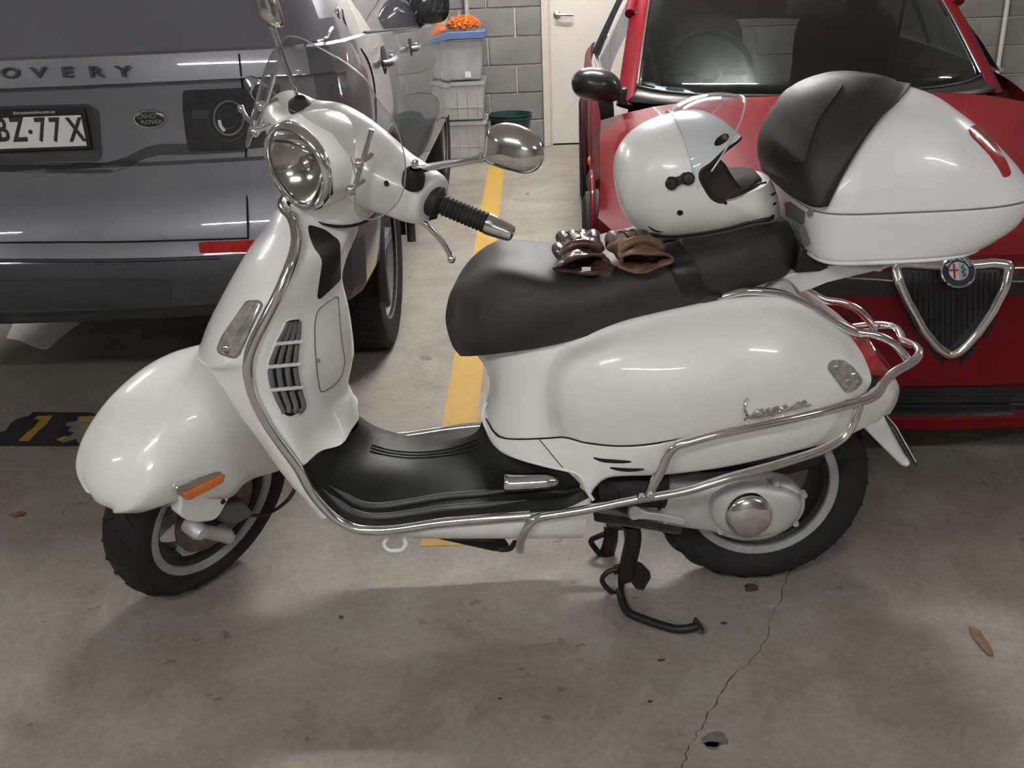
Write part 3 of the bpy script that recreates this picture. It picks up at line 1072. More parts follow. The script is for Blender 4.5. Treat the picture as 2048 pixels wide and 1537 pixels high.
# lower skirt
sk = [
    [(968, 813, -.002), (966, 830, -.004), (966, 842, -.008)],
    [(980, 856, -.088), (980, 868, -.092), (982, 880, -.095)],
    [(1000, 873, -.119), (1002, 888, -.125), (1006, 903, -.13)],
    [(1036, 878, -.145), (1040, 898, -.152), (1046, 917, -.16)],
    [(1094, 876, -.167), (1094, 905, -.176), (1094, 931, -.182)],
    [(1130, 875, -.190), (1140, 905, -.196), (1149, 944, -.200)],
    [(1165, 882, -.205), (1168, 925, -.208), (1176, 985, -.208)],
    [(1185, 887, -.210), (1192, 920, -.211), (1186, 975, -.208)],
    [(1208, 889, -.214), (1214, 915, -.214), (1205, 958, -.207)],
    [(1240, 892, -.218), (1245, 920, -.216), (1236, 950, -.206)],
    [(1330, 884, -.220), (1330, 918, -.217), (1328, 947, -.203)],
    [(1450, 861, -.220), (1455, 898, -.213), (1452, 931, -.195)],
    [(1560, 840, -.210), (1575, 872, -.200), (1578, 903, -.180)],
    [(1640, 821, -.190), (1660, 850, -.178), (1664, 880, -.155)],
    [(1695, 804, -.165), (1712, 830, -.150), (1714, 860, -.130)],
    [(1735, 786, -.130), (1752, 812, -.115), (1748, 840, -.100)],
    [(1768, 765, -.085), (1785, 790, -.080), (1778, 818, -.070)],
    [(1786, 752, -.0), (1797, 780, -.0), (1788, 810, -.0)],
]
rows = []
for s in sk:
    a, b, c = [U(*q) for q in s]
    rows.append([a, b, c, c + Vector((0, .012 if c.y < -.03 else 0, .0))])
vs1, fs1 = loft(rows, 70, 14)
n1 = len(vs1)
vs2 = [mirror_y(p) for p in vs1]
skirt = mods(mesh_obj('lower_skirt', vs1 + vs2, fs1 + [tuple(i + n1 for i in f)[::-1] for f in fs1], M['white'], scoot, sharp=50), solid=.005, off=0)
# seam lines
DK = M['dark']
tube('belt_seam', [hit(x, y, skirt, .0005) for x, y in ((972, 838), (985, 862), (1001, 875), (1036, 879), (1094, 877), (1130, 876), (1172, 886), (1231, 893), (1290, 890), (1348, 881), (1420, 867))], .0017, DK, scoot, n=6, res=80)
tube('panel_seam', [hit(x, y, skirt, .0003) for x, y in ((1078, 879), (1095, 899), (1112, 920), (1126, 936))], .0010, DK, scoot, n=6, res=16)
for nm, pts in (('vent_slot', ((1187, 916), (1205, 921), (1230, 923), (1262, 924))), ('vent_slot', ((1220, 936), (1240, 939), (1262, 940), (1288, 939)))):
    tube(nm, [hit(x, y, skirt, .0002) for x, y in pts], .0042, DK, skirt, n=8, res=20, rad=lambda t: math.sin(math.pi * min(.97, max(.03, t))) ** .4)
# white bead round the mat
tube('mat_bead', [U(*q) for q in ((972, 806, -.03), (966, 826, -.05), (969, 846, -.07), (978, 866, -.09), (992, 890, -.11), (1010, 905, -.13), (1046, 919, -.16), (1094, 932, -.182), (1149, 945, -.2), (1166, 958, -.207), (1176, 985, -.209), (1186, 1000, -.208))], .004, M['white'], scoot, n=8, res=60)
# rear fascia, tail lamp
ta = [(1675, 661, -.085), (1690, 668, -.06), (1705, 690, -.05), (1728, 715, -.05), (1748, 738, -.045), (1763, 752, -.04), (1752, 760, -.065), (1738, 742, -.09), (1716, 712, -.09), (1690, 684, -.09)]
tl_rows = []
for (l, c) in (((1676, 662, -.085), (1668, 640, 0)), ((1690, 684, -.095), (1690, 650, 0)), ((1706, 702, -.100), (1725, 668, 0)), ((1722, 722, -.102), (1752, 694, 0)), ((1737, 742, -.095), (1772, 722, 0)), ((1750, 759, -.075), (1782, 742, 0))):
    a = U(*l); c = U(*c)
    tl_rows.append(symrow([a, a.lerp(c, .3) + Vector((.014, 0, .004)), a.lerp(c, .65) + Vector((.014, 0, .004)), Vector((c.x, 0, c.z))]))
surf('tail_light', tl_rows, M['redlens'], scoot, nu=24, nv=24, sharp=0)
# inner closing shell at the back
rows = [symrow([U(*q) for q in s]) for s in (
    [(1732, 786, -.128), (1752, 772, -.11), (1768, 760, -.08), (1784, 750, 0)],
    [(1742, 800, -.122), (1764, 788, -.105), (1782, 776, -.075), (1795, 768, 0)],
    [(1746, 830, -.105), (1762, 818, -.09), (1780, 806, -.07), (1793, 798, 0)],
    [(1745, 850, -.10), (1758, 842, -.085), (1768, 832, -.07), (1780, 822, 0)])]
surf('tail_fascia', rows, M['white'], scoot, nu=16, nv=24, sharp=0)
# mud flap with number plate
fl = [U(*q) for q in ((1716, 846, -.075), (1742, 838, -.075), (1763, 822, -.075), (1823, 929, -.075), (1815, 937, -.075), (1803, 933, -.075))]
flap = slab('mud_flap', fl, Vector((0, .15, 0)), M['white'], scoot, bev=.006, bseg=3)
e0, e1 = U(1764, 826, -.07), U(1814, 915, -.07)
d_ = (e1 - e0).normalized(); nn = Vector((d_.z, 0, -d_.x)) * -1
if nn.x < 0: nn = -nn
pc = e0.lerp(e1, .55) + Vector((0, .07, 0)) + nn * .006
PM = frameM(pc, Vector((0, -1, 0)), nn)
vs, fs = box_geo(0, 0, 0, .225, .10, .004, PM)
pl_ = mods(mesh_obj('number_plate', vs, fs, M['plate'], scoot), bev=.0015)
vs, fs = box_geo(0, 0, -.003, .235, .11, .004, PM)
mods(mesh_obj('plate_backing', vs, fs, M['black'], pl_), bev=.0015)
tube('plate_edge_mark', [PM @ Vector((.09, z_, .0025)) for z_ in (-.04, -.02, .02, .04)], .0022, M['ink'], pl_, n=6, res=8)
# right body side is the mirror; top deck plate under the case
rack = [U(*q) for q in ((1545, 560, -.075), (1590, 548, -.085), (1640, 530, -.10), (1760, 540, -.11), (1800, 528, -.10), (1700, 556, -.10), (1655, 566, -.095), (1618, 582, -.08), (1600, 588, -.07), (1585, 570, -.07))]
rows = []
for y, dz in ((-1, 0), (-.85, .004), (.85, .004), (1, 0)):
    rows.append([Vector((p.x, p.y * -y, p.z + dz)) if True else p for p in rack])
surf('case_rack', rows, M['white'], scoot, nv=0, cv=True, cap=True, bev=.004)
sup = [(1520, 585, -.085), (1550, 557, -.075), (1575, 557, -.07), (1584, 572, -.075), (1596, 598, -.09), (1560, 590, -.1)]
dome('rack_support', [U(*q) for q in sup], Vector((0, -1, .5)), .012, .03, M['alu'], scoot, k=5, n=30)

# ---------------------------------------------------------------- seat
ss = [
    [(921, 713, 0), (904, 690, 0), (891, 640, 0), (899, 590, 0), (912, 570, 0)],
    [(940, 713, -.085), (916, 685, -.090), (910, 635, -.085), (922, 575, -.065), (935, 548, 0)],
    [(966, 711, -.125), (948, 680, -.135), (948, 620, -.125), (960, 552, -.095), (965, 525, 0)],
    [(1010, 706, -.146), (1000, 668, -.160), (1000, 605, -.148), (1008, 540, -.112), (1005, 509, 0)],
    [(1070, 698, -.153), (1066, 655, -.168), (1066, 600, -.160), (1070, 548, -.122), (1062, 506, 0)],
    [(1130, 685, -.155), (1126, 645, -.170), (1126, 598, -.164), (1128, 556, -.126), (1120, 514, 0)],
    [(1180, 670, -.156), (1176, 632, -.172), (1176, 590, -.166), (1176, 552, -.128), (1170, 512, 0)],
    [(1240, 646, -.157), (1236, 612, -.173), (1234, 572, -.166), (1230, 538, -.130), (1224, 500, 0)],
    [(1310, 629, -.156), (1306, 594, -.173), (1303, 552, -.165), (1298, 524, -.130), (1292, 494, 0)],
    [(1380, 612, -.153), (1378, 578, -.170), (1374, 534, -.162), (1370, 508, -.128), (1364, 482, 0)],
    [(1440, 594, -.145), (1438, 562, -.162), (1436, 516, -.155), (1430, 493, -.122), (1424, 471, 0)],
    [(1500, 577, -.130), (1502, 544, -.147), (1500, 497, -.140), (1492, 476, -.110), (1484, 458, 0)],
    [(1550, 560, -.105), (1558, 528, -.120), (1556, 484, -.112), (1548, 458, -.086), (1538, 444, 0)],
    [(1578, 548, -.065), (1588, 516, -.075), (1588, 478, -.070), (1578, 456, -.055), (1568, 438, 0)],
    [(1586, 542, 0), (1600, 512, 0), (1600, 482, 0), (1592, 464, 0), (1586, 452, 0)],
]
rows = [symrow([U(*q) for q in s]) for s in ss]
seat = surf('seat', rows, M['seat'], scoot, nu=90, nv=48, sharp=0)
# strap across the seat
strap_px = [(1404, 612), (1392, 590), (1378, 560), (1362, 528), (1345, 500), (1336, 487)]
sp = [hit(x, y, seat, 0) for x, y in strap_px]
full = sp + [Vector((sp[-1].x - .006, 0, sp[-1].z + .012))] + [mirror_y(p) for p in sp[::-1]]
full = arcspl(full, 50)
vs, fs = [], []
for i, p in enumerate(full):
    t = (full[min(i + 1, 49)] - full[max(i - 1, 0)]).normalized()
    n = Vector((0, 0, 1)) if abs(p.y) < .05 else Vector((0, p.y, .08)).normalized()
    xx = Vector((1, 0, .25)).normalized()
    n = t.cross(xx).normalized()
    if n.dot(p - Vector((p.x, 0, .6))) < 0: n = -n
    for a, h in ((-.023, -.003), (-.023, .0035), (-.019, .006), (.019, .006), (.023, .0035), (.023, -.003)):
        vs.append(p + xx * a + n * (h + .001))
fs = gridfaces(50, 6, False, True)
lab(mesh_obj('seat_strap', vs, fs, M['black'], scoot), 'black grab strap across the seat')
M['black_'] = M['black']

# ---------------------------------------------------------------- crash bars
CH = M['chrome']


def both(name, pts, r, res=40, **k):
    tube(name, pts, r, CH, scoot, res=res, **k)
    tube(name, [mirror_y(p) for p in pts], r, CH, scoot, res=res, **k)


up = [U(*q) for q in ((1433, 597, -.148), (1478, 584, -.148), (1520, 583, -.142), (1568, 590, -.130), (1617, 611, -.120), (1651, 633, -.112), (1686, 653, -.105), (1713, 665, -.102), (1748, 670, -.102), (1782, 684, -.102), (1803, 704, -.10), (1820, 727, -.10))]
both('crash_bar', up, .0085, 60)
low = [U(*q) for q in ((1293, 999, -.238), (1306, 970, -.245), (1322, 941, -.250), (1335, 911, -.254), (1352, 892, -.256), (1384, 882, -.257), (1440, 867, -.257), (1513, 852, -.252), (1617, 829, -.235), (1686, 812, -.212), (1731, 801, -.19), (1755, 787, -.17), (1766, 768, -.15), (1789, 745, -.13), (1824, 725, -.11), (1838, 709, -.085), (1832, 695, -.05), (1806, 682, .0))]
both('crash_bar', low, .0098, 110)
bot = [U(*q) for q in ((1040, 1100, -.19), (1041, 1085, -.215), (1050, 1062, -.225), (1066, 1042, -.228), (1086, 1034, -.23), (1130, 1027, -.232), (1187, 1017, -.235), (1284, 997, -.24), (1313, 993, -.242), (1380, 980, -.244), (1454, 957, -.244), (1551, 931, -.238), (1640, 902, -.222), (1680, 880, -.214), (1700, 858, -.21), (1711, 832, -.205), (1719, 810, -.2))]
both('crash_bar', bot, .0092, 110)
lathe('bar_bolt', [(0, .008), (.007, .008), (.009, .003), (.009, -.004)], axisM(U(1283, 996, -.25), Vector((0, -1, 0))), CH, scoot, n=12)
lathe('bar_bolt', [(0, .008), (.007, .008), (.009, .003), (.009, -.004)], axisM(U(1301, 992, -.25), Vector((0, -1, 0))), CH, scoot, n=12)

# ---------------------------------------------------------------- engine side
cov = [U(x, y, -.115) for x, y in ((1306, 962), (1340, 958), (1420, 963), (1455, 960), (1503, 956), (1551, 960), (1588, 968), (1606, 986), (1609, 1012), (1594, 1038), (1567, 1058), (1532, 1073), (1487, 1077), (1446, 1068), (1419, 1058), (1367, 1050), (1320, 1042), (1300, 1030), (1290, 1000))]
eng = dome('transmission_cover', cov, Vector((0, -1, 0)), .022, .06, M['alu'], scoot, k=7, n=80, pw=5)
rd = [U(x, y, -.135) for x, y in ((1430, 985), (1470, 966), (1520, 966), (1570, 975), (1598, 992), (1600, 1015), (1585, 1040), (1550, 1062), (1500, 1070), (1452, 1062), (1424, 1040), (1418, 1010))]
dome('belt_housing', rd, Vector((0, -1, 0)), .028, 0, M['alu'], eng, k=8, n=50, pw=3.2)
hc = U(1498, 1031, -.165)
cap_ = lathe('hub_cap', [(0, .016), (.02, .0155), (.038, .012), (.0465, .006), (.049, .001), (.051, -.004), (.051, -.02)], axisM(hc, Vector((-.04, -1, .10))), M['chrome'], eng, n=48, sharp=60)
for (x, y) in ((1552, 966), (1607, 990), (1440, 1062), (1590, 1046), (1432, 990), (1330, 1040)):
    lathe('cover_bolt', [(0, .008), (.006, .008), (.0075, .004), (.0075, -.01)], axisM(U(x, y, -.138), Vector((0, -1, 0))), M['alu'], eng, n=10)
arm = [U(x, y, -.15) for x, y in ((1259, 1020), (1272, 1014), (1290, 1024), (1330, 1030), (1368, 1040), (1372, 1047), (1366, 1052), (1330, 1046), (1284, 1040), (1266, 1043), (1257, 1034))]
slab('pivot_lever', arcspl(arm, 40, True), Vector((0, .025, 0)), M['alu'], scoot, bev=.005)
dk = [U(*q) for q in ((1196, 975, -.12), (1230, 972, -.12), (1280, 974, -.12), (1330, 978, -.12))]
tube('air_duct', dk, .042, M['rubber'], scoot, n=16, res=16)
for t in (.1, .28, .9):
    tube('duct_ring', [dk[0].lerp(dk[3], t), dk[0].lerp(dk[3], t + .03)], .046, M['rubber'], scoot, n=16, res=2)
slab('engine_block', [U(*q) for q in ((1190, 960, -.06), (1400, 930, -.06), (1660, 900, -.06), (1640, 935, -.06), (1440, 990, -.06), (1380, 1050, -.06), (1190, 1040, -.06))], Vector((0, .14, 0)), M['black'], scoot, bev=.008)
fb = [U(*q) for q in ((1185, 1024, -.13), (1200, 1018, -.13), (1366, 1050, -.13), (1362, 1070, -.13), (1350, 1070, -.13), (1190, 1045, -.13))]
fbo = slab('step_plate', fb, Vector((0, .10, 0)), M['grey'], scoot, bev=.003)
for t in (.25, .5, .75):
    a = U(1188, 1022 + 22 * t, -.131); b = U(1362, 1052 + 18 * t, -.131)
    tube('plate_rib', [a, b], .003, M['black'], fbo, n=6, res=2)
# centre stand
stand = empty('centre_stand', G(1235, 1185)); stand.parent = scoot; stand.matrix_parent_inverse = pinv(scoot)
BK = M['black']
vs, fs = join([tube_geo([U(1262, 1050, -.075), U(1266, 1080, -.075), U(1258, 1120, -.075), U(1252, 1150, -.07)], .0195, 10, 12), tube_geo([U(1268, 1062, -.075), U(1275, 1085, -.07), U(1272, 1100, -.07)], .008, 8, 8)])
mesh_obj('leg', vs, fs, BK, stand)
ft = [U(x, y, -.075) for x, y in ((1226, 1140), (1240, 1135), (1262, 1126), (1285, 1134), (1301, 1150), (1302, 1158), (1288, 1182), (1272, 1180), (1262, 1166), (1250, 1170), (1246, 1190), (1238, 1192), (1236, 1150), (1228, 1152))]
slab('foot', ft, Vector((0, .018, 0)), BK, stand, bev=.003)
tube('foot_loop', [U(1236, 1138, -.072), U(1215, 1145, -.072), U(1204, 1160, -.072), U(1213, 1176, -.072), U(1228, 1188, -.072), U(1240, 1192, -.072)], .006, BK, stand, n=8, res=24)
tube('kick_lever', [U(1240, 1182, -.075), G(1244, 1200, .014), G(1256, 1225, .016), G(1290, 1240, .018), G(1345, 1258, .022), G(1376, 1258, .028), G(1392, 1254, .030)], .0095, BK, stand, n=10, res=40)
lp = [G(1384, 1244, .034), G(1390, 1242, .034), G(1406, 1266, .022), G(1404, 1272, .020), G(1396, 1268, .022)]
slab('lever_pad', lp, Vector((.004, .004, .008)), BK, stand, bev=.002)
vs, fs = join([tube_geo([U(1222, 1050, .085), U(1222, 1075, .085), U(1216, 1100, .09), U(1210, 1112, .09)], .018, 10, 10)])
mesh_obj('leg', vs, fs, BK, stand)
tube('foot_loop', [U(1216, 1066, .085), U(1195, 1074, .085), U(1182, 1082, .085), U(1188, 1095, .085), U(1204, 1112, .085), U(1212, 1108, .085)], .007, BK, stand, n=8, res=24)
tube('cross_tube', [U(1222, 1050, .085), U(1262, 1050, -.075)], .013, BK, stand, n=10, res=2)
# inner mudguard, dark, between wheel and body
rows = []
for th in range(48, 177, 16):
    c, s = math.cos(R(th)), math.sin(R(th))
    rows.append([Vector((.537 + .275 * c, y, .2445 + .275 * s)) for y in (-.085, -.08, .08, .085)])
surf('inner_mudguard', rows, M['black'], scoot, nu=30, solid=.004)
# ================================================================ scooter details
# front indicator in the shield
ind = decal('front_indicator', [(496, 604), (521, 603), (525, 609), (478, 710), (470, 716), (443, 708), (437, 699), (447, 675)], shield, M['clearlens'], scoot, off=.004, inn=.004, step=9, rnd=6)
irim = rnd2([(496, 604), (521, 603), (525, 609), (478, 710), (470, 716), (443, 708), (437, 699), (447, 675)], 6)
tube('lens_rim', [hit(q.x, q.y, shield, .003) for q in irim], .0022, M['grey'], ind, n=6, res=70, closed=True)
for t in (.2, .4, .6, .8):
    tube('lens_rib', [hit(503 + 15 * t, 612, ind, .0005), hit(475 + 20 * t, 660, ind, .0005), hit(448 + 24 * t, 700, ind, .0005)], .0013, M['clearlens'], ind, n=6, res=12)
bul = hit(458, 700, shield, .006)
mesh_obj('bulb', *dome_geo([bul + Vector((.010 * math.cos(k), 0, .010 * math.sin(k))) for k in [i / 12 * 6.283 for i in range(12)]], Vector((-.3, -1, .2)).normalized(), .005, 0), M['reflector'], ind)
# radiator vents
Lx = [(640, 572), (660, 563), (678, 553), (719, 537), (744, 532), (772, 537), (803, 549), (822, 559), (832, 568), (836, 580)]
Rx = [(636, 598), (640, 600), (672, 600), (712, 597), (731, 596), (769, 602), (809, 613), (818, 611), (828, 597), (834, 585)]


def ip1(t, y):
    for (y0, x0), (y1, x1) in zip(t, t[1:]):
        if y0 <= y <= y1:
            return x0 + (x1 - x0) * (y - y0) / (y1 - y0)
    return t[0][1] if y < t[0][0] else t[-1][1]


vent_poly = [(x, y) for y, x in Lx] + [(x, y) for y, x in Rx[::-1]]
vent = decal('radiator_vent', vent_poly, inner, M['dark'], scoot, off=.0008, inn=.002, step=8)
for uu in (.11, .37, .63, .89):
    for (ya, yb) in ((643, 682), (689, 728), (735, 774), (781, 826)):
        pts = []
        for k in range(7):
            y = ya + (yb - ya) * k / 6
            l, r = ip1(Lx, y), ip1(Rx, y)
            if r - l > 12:
                pts.append(hit(l + (r - l) * uu, y, inner, .0022))
        if len(pts) > 2:
            vs, fs = tube_geo(pts, .0058, 8, 10, flat=.5)
            mesh_obj('louvre', vs, fs, M['grey'], vent)
for (x0, y0, x1, y1) in ((549, 687, 602, 682), (534, 733, 599, 728), (539, 780, 604, 774)):
    tube('vent_bar', [hit(x0 + (x1 - x0) * t, y0 + (y1 - y0) * t, inner, .0035) for t in (0, .33, .66, 1)], .0042, M['white'], vent, n=8, res=12)
tube('vent_rim', [hit(q.x, q.y, inner, .001) for q in rnd2(vent_poly, 6)], .0022, M['white'], vent, n=6, res=80, closed=True)
# black key panel, glove box seam
kp = decal('key_panel', [(615, 449), (649, 459), (679, 482), (681, 560), (638, 600), (634, 594), (645, 520), (627, 494), (618, 470)], inner, pbr('satin_black_panel', (.012, .0125, .013), .5, var=.2, vs=20), scoot, off=.0015, inn=.003, step=9, rnd=9)
gb = [(634, 622), (650, 608), (676, 590), (679, 640), (684, 690), (690, 722), (684, 752), (668, 772), (647, 784), (640, 784), (634, 750), (630, 700), (629, 650)]
tube('glovebox_seam', [hit(q.x, q.y, inner, .0004) for q in rnd2(gb, 10)], .0014, M['grey'], inner, n=6, res=90, closed=True)
lathe('glovebox_lock', [(0, .003), (.004, .003), (.005, 0)], axisM(hit(635, 721, inner, .001), Vector((.6, -.8, 0))), M['chrome'], inner, n=12)
# lower white toe panel
tube('panel_crease', [hit(x, y, inner, .001) for x, y in ((668, 825), (680, 850), (692, 880))], .003, M['white'], inner, n=6, res=10)

# rear indicator and side badge
ri = [(1653, 736), (1660, 724), (1682, 721), (1702, 735), (1722, 760), (1720, 768), (1698, 784), (1690, 782), (1672, 760)]
rind = decal('rear_indicator', ri, body, M['clearlens'], scoot, off=.004, inn=.005, step=8, rnd=7)
tube('lens_rim', [hit(q.x, q.y, body, .003) for q in rnd2(ri, 7)], .002, M['chrome'], rind, n=6, res=60, closed=True)
for (x, y) in ((1668, 738), (1703, 752), (1692, 764), (1710, 766)):
    p, n = hitn(x, y, body)
    mesh_obj('bulb', *dome_geo([p + n * .004 + Vector((.0065 * math.cos(k), 0, .0065 * math.sin(k))) for k in [i / 10 * 6.283 for i in range(10)]], n, .003, 0, 4), M['reflector'], rind)


def script(px_strokes, o, r, mat, name, ox, oy, s):
    geo = []
    for st_ in px_strokes:
        pts = [hit(ox + a / s, oy + b / s, o, .004) for a, b in st_]
        geo.append(tube_geo(pts, r, 7, 7 * len(st_), rad=lambda t: .75 + .5 * math.sin(math.pi * t)))
    vs, fs = join(geo)
    return mesh_obj(name, vs, fs, mat, scoot)


lab(script([
    [(1222, 46), (1206, 66), (1203, 100), (1212, 132), (1232, 162), (1250, 150), (1272, 124), (1292, 112)],
    [(1272, 146), (1300, 136), (1314, 120), (1304, 112), (1288, 124), (1282, 144), (1296, 156), (1322, 142)],
    [(1322, 142), (1352, 108), (1350, 128), (1362, 140), (1346, 148), (1330, 146)],
    [(1366, 152), (1380, 122), (1392, 100), (1388, 130), (1378, 164)], [(1386, 112), (1404, 98), (1414, 108), (1406, 124), (1388, 132)],
    [(1414, 122), (1440, 92), (1458, 90), (1440, 92), (1428, 112), (1434, 126), (1452, 112), (1462, 92), (1458, 114), (1474, 118), (1496, 100)],
    [(1205, 182), (1206, 172), (1224, 168), (1300, 158), (1400, 134), (1480, 116), (1560, 98), (1612, 86)],
    [(1496, 100), (1520, 84), (1536, 72), (1548, 86), (1560, 70), (1578, 62), (1574, 78), (1590, 76)]],
    body, .0026, M['chrome'], 'script_badge', 1100, 780, 3.103), 'chrome script lettering on the rear side panel')

# ---------------------------------------------------------------- handlebar unit
def elip(y, cx, cz, rx, rz, n=24, pw=2.3):
    out = []
    for k in range(n):
        q = 2 * math.pi * k / n
        c, s = math.cos(q), math.sin(q)
        out.append(hl(cx + rx * math.copysign(abs(c) ** (2 / pw), c), y, cz + rz * math.copysign(abs(s) ** (2 / pw), s)))
    return out


hs = [(-.205, .044, .116, .030, .030), (-.201, .044, .116, .046, .046), (-.175, .036, .118, .058, .052), (-.145, .028, .122, .064, .054), (-.115, .020, .125, .068, .060), (-.08, .016, .131, .068, .070), (-.04, .014, .138, .064, .078), (0, .014, .140, .062, .080)]
rows = [elip(*h) for h in hs] + [elip(-h[0], *h[1:]) for h in hs[-2::-1]]
headset = surf('handlebar_cover', rows, M['white'], scoot, nu=60, cv=True, cap=True, sharp=0)
FWD = (HF.to_3x3() @ Vector((-1, 0, 0))).normalized()
UPH = (HF.to_3x3() @ Vector((0, 0, 1))).normalized()
LFT = (HF.to_3x3() @ Vector((0, -1, 0))).normalized()
HC = hl(-.10, 0, .148)
HA = Matrix.Translation(HC) @ HF.to_3x3().to_4x4() @ Matrix.Rotation(R(-90), 4, 'Y') @ Matrix.Diagonal((.915, .915, .96, 1))     # local z -> -x local
lathe('headlight_shell', [(.086, .0), (.091, -.010), (.094, -.03), (.093, -.06), (.086, -.095), (.072, -.125), (.045, -.15), (0, -.16)], HA, M['white'], scoot, n=56, sharp=0)
hlamp = lathe('headlight_ring', [(.080, .010), (.083, .014), (.087, .013), (.0915, .005), (.0925, -.005), (.089, -.009), (.080, .0)], HA, M['chrome'], scoot, n=64, closed=True, sharp=0)
lathe('lamp_reflector', [(.081, .004), (.078, -.004), (.064, -.024), (.044, -.040), (.020, -.048), (0, -.049)], HA, M['reflector'], hlamp, n=48, sharp=0)
lathe('bulb_shield', [(0, -.004), (.010, -.006), (.016, -.014), (.016, -.030), (.011, -.046)], HA, M['reflector'], hlamp, n=24)
for q in (0.4, 1.3, 2.2, 3.6, 4.4, 5.4):
    c, s = math.cos(q), math.sin(q)
    tube('reflector_flute', [HA @ Vector((.030 * c, .030 * s, -.044)), HA @ Vector((.056 * c, .056 * s, -.028)), HA @ Vector((.076 * c, .076 * s, -.004))], .0022, M['reflector'], hlamp, n=6, res=8)
lathe('lamp_glass', [(.081, .009), (.077, .018), (.062, .029), (.042, .036), (.02, .0395), (0, .0405)], HA, M['lamp'], hlamp, n=48, sharp=0)
# neck of the headset
nk = [(.142, .020, .055, .080), (.11, .014, .066, .084), (.08, .008, .076, .085), (.055, .004, .080, .082), (.035, .004, .081, .080), (.026, .004, .079, .078)]
rows = [[hl(cx + rx * math.cos(q), ry * math.sin(q), z) for q in [k / 28 * 2 * math.pi for k in range(28)]] for z, cx, rx, ry in nk]
surf('headset_neck', rows, M['white'], scoot, nu=20, cv=True, cap=True, sharp=60)
rows = [[hl(.006 + a * math.cos(q), a * math.sin(q), z) for q in [k / 28 * 2 * math.pi for k in range(28)]] for z, a in ((.028, .078), (.022, .079), (.017, .077), (.014, .060), (.013, .0))]
surf('neck_gasket', rows, M['black'], scoot, cv=True)
rows = [[hl(.006 + a * math.cos(q), a * math.sin(q), z) for q in [k / 28 * 2 * math.pi for k in range(28)]] for z, a in ((.014, .045), (-.03, .040))]
surf('steering_column', rows, M['black'], scoot, cv=True)
for sy, nm in ((-1, 'left'), (1, 'right')):
    def h3(x, y, z, s=sy):
        return hl(x, -y * s if False else (y if s < 0 else -y), z)
    g0, g1 = h3(.046, -.203, .116), h3(.080, -.303, .105)
    gd = (g1 - g0)
    gl_ = gd.length
    prof = [(.030, -.02), (.030, .010), (.024, .014), (.0175, .018)]
    k = 0
    while .022 + k * .0078 < gl_ - .004:
        z = .022 + k * .0078
        prof += [(.0178, z), (.0196, z + .0015), (.0196, z + .0042), (.0178, z + .006)]
        k += 1
    grip = lathe('grip', prof + [(.016, gl_)], axisM(g0, gd), M['rubber'], scoot, n=28, sharp=30)
    lathe('bar_end', [(.017, 0), (.0205, .002), (.0205, .012), (.0195, .02), (.0165, .046), (.0145, .054), (.010, .056), (.009, .052), (0, .052)], axisM(g1, gd), M['chrome'], grip, n=28)
    # brake lever
    tube('brake_lever', [h3(.030, -.172, .090), h3(.020, -.192, .080), h3(.026, -.208, .072), h3(.042, -.232, .045), h3(.052, -.246, .020), h3(.055, -.252, .008)] if sy < 0 else
         [hl(-.005, .19, .108), hl(-.012, .215, .105), hl(-.012, .24, .106), hl(.0, .267, .108)], .0052, M['chrome'], scoot, n=10, res=30, rad=lambda t: 1.25 - .3 * t)
    tip = h3(.055, -.254, .005) if sy < 0 else hl(.0, .27, .108)
    vs, fs = lathe_geo([(0, -.0095), (.006, -.0075), (.0095, 0), (.006, .0075), (0, .0095)], Matrix.Translation(tip), 14)
    mods(mesh_obj('lever_ball', vs, fs, M['chrome'], scoot, sharp=0), sub=1)
    slab('lever_clamp', [h3(.03, -.165, .09), h3(.06, -.19, .085), h3(.05, -.215, .078), h3(.022, -.195, .072)], UPH * .016, M['black'], scoot, bev=.004)
# left mirror
mb, mbn = hitn(826, 364, headset)
mbn = (mbn + UPH).normalized()
mb = mb + mbn * .012
mirror = lathe('mirror', [(.021, -.016), (.021, .004), (.017, .013), (.011, .020), (.009, .024)], axisM(mb, mbn), M['rubber'], scoot, n=24)
lab(mirror, 'left chrome mirror on a long stalk')
ms = [mb + UPH * .012, mb + UPH * .03, UL(832, 338, HF, 0, .012), UL(870, 333, HF, 0, .006), UL(920, 324, HF, 0, 0), UL(968, 315, HF, 0, -.004)]
tube('stalk', [ms[0], ms[1], ms[2], ms[3], ms[4], ms[5], UL(985, 311, HF, 0, -.004)], .0066, M['chrome'], mirror, n=12, res=40, rad=lambda t: 1.15 - .15 * t)
lathe('stalk_nut', [(.006, 0), (.0085, .002), (.0085, .010), (.006, .012)], axisM(ms[5] - (ms[5] - ms[4]).normalized() * .012, ms[5] - ms[4]), M['chrome'], mirror, n=12)
mo = [(973, 275), (978, 258), (992, 249), (1012, 245), (1040, 250), (1066, 264), (1084, 284), (1090, 306), (1084, 328), (1068, 344), (1048, 348), (1020, 342), (996, 335), (978, 327), (969, 317), (972, 296)]
mcen = UL(1030, 300, HF, 0, -.006)
vn = (CAM_P - mcen).normalized()
mn = (vn * .85 + FWD * .5 + Vector((0, 0, .12))).normalized()


def onplane(x, y, c, n):
    d = ray(x, y)
    return CAM_P + d * ((c - CAM_P).dot(n) / d.dot(n))


dome('mirror_shell', [onplane(x, y, mcen, mn) for x, y in mo], mn, .030, .006, M['chrome'], mirror, k=10, n=64, pw=2.4, cen=onplane(1026, 298, mcen, mn))
dome('mirror_glass', [onplane(x, y, mcen - mn * .008, mn) for x, y in mo], mn * -1, .002, .004, M['reflector'], mirror, k=3, n=48)
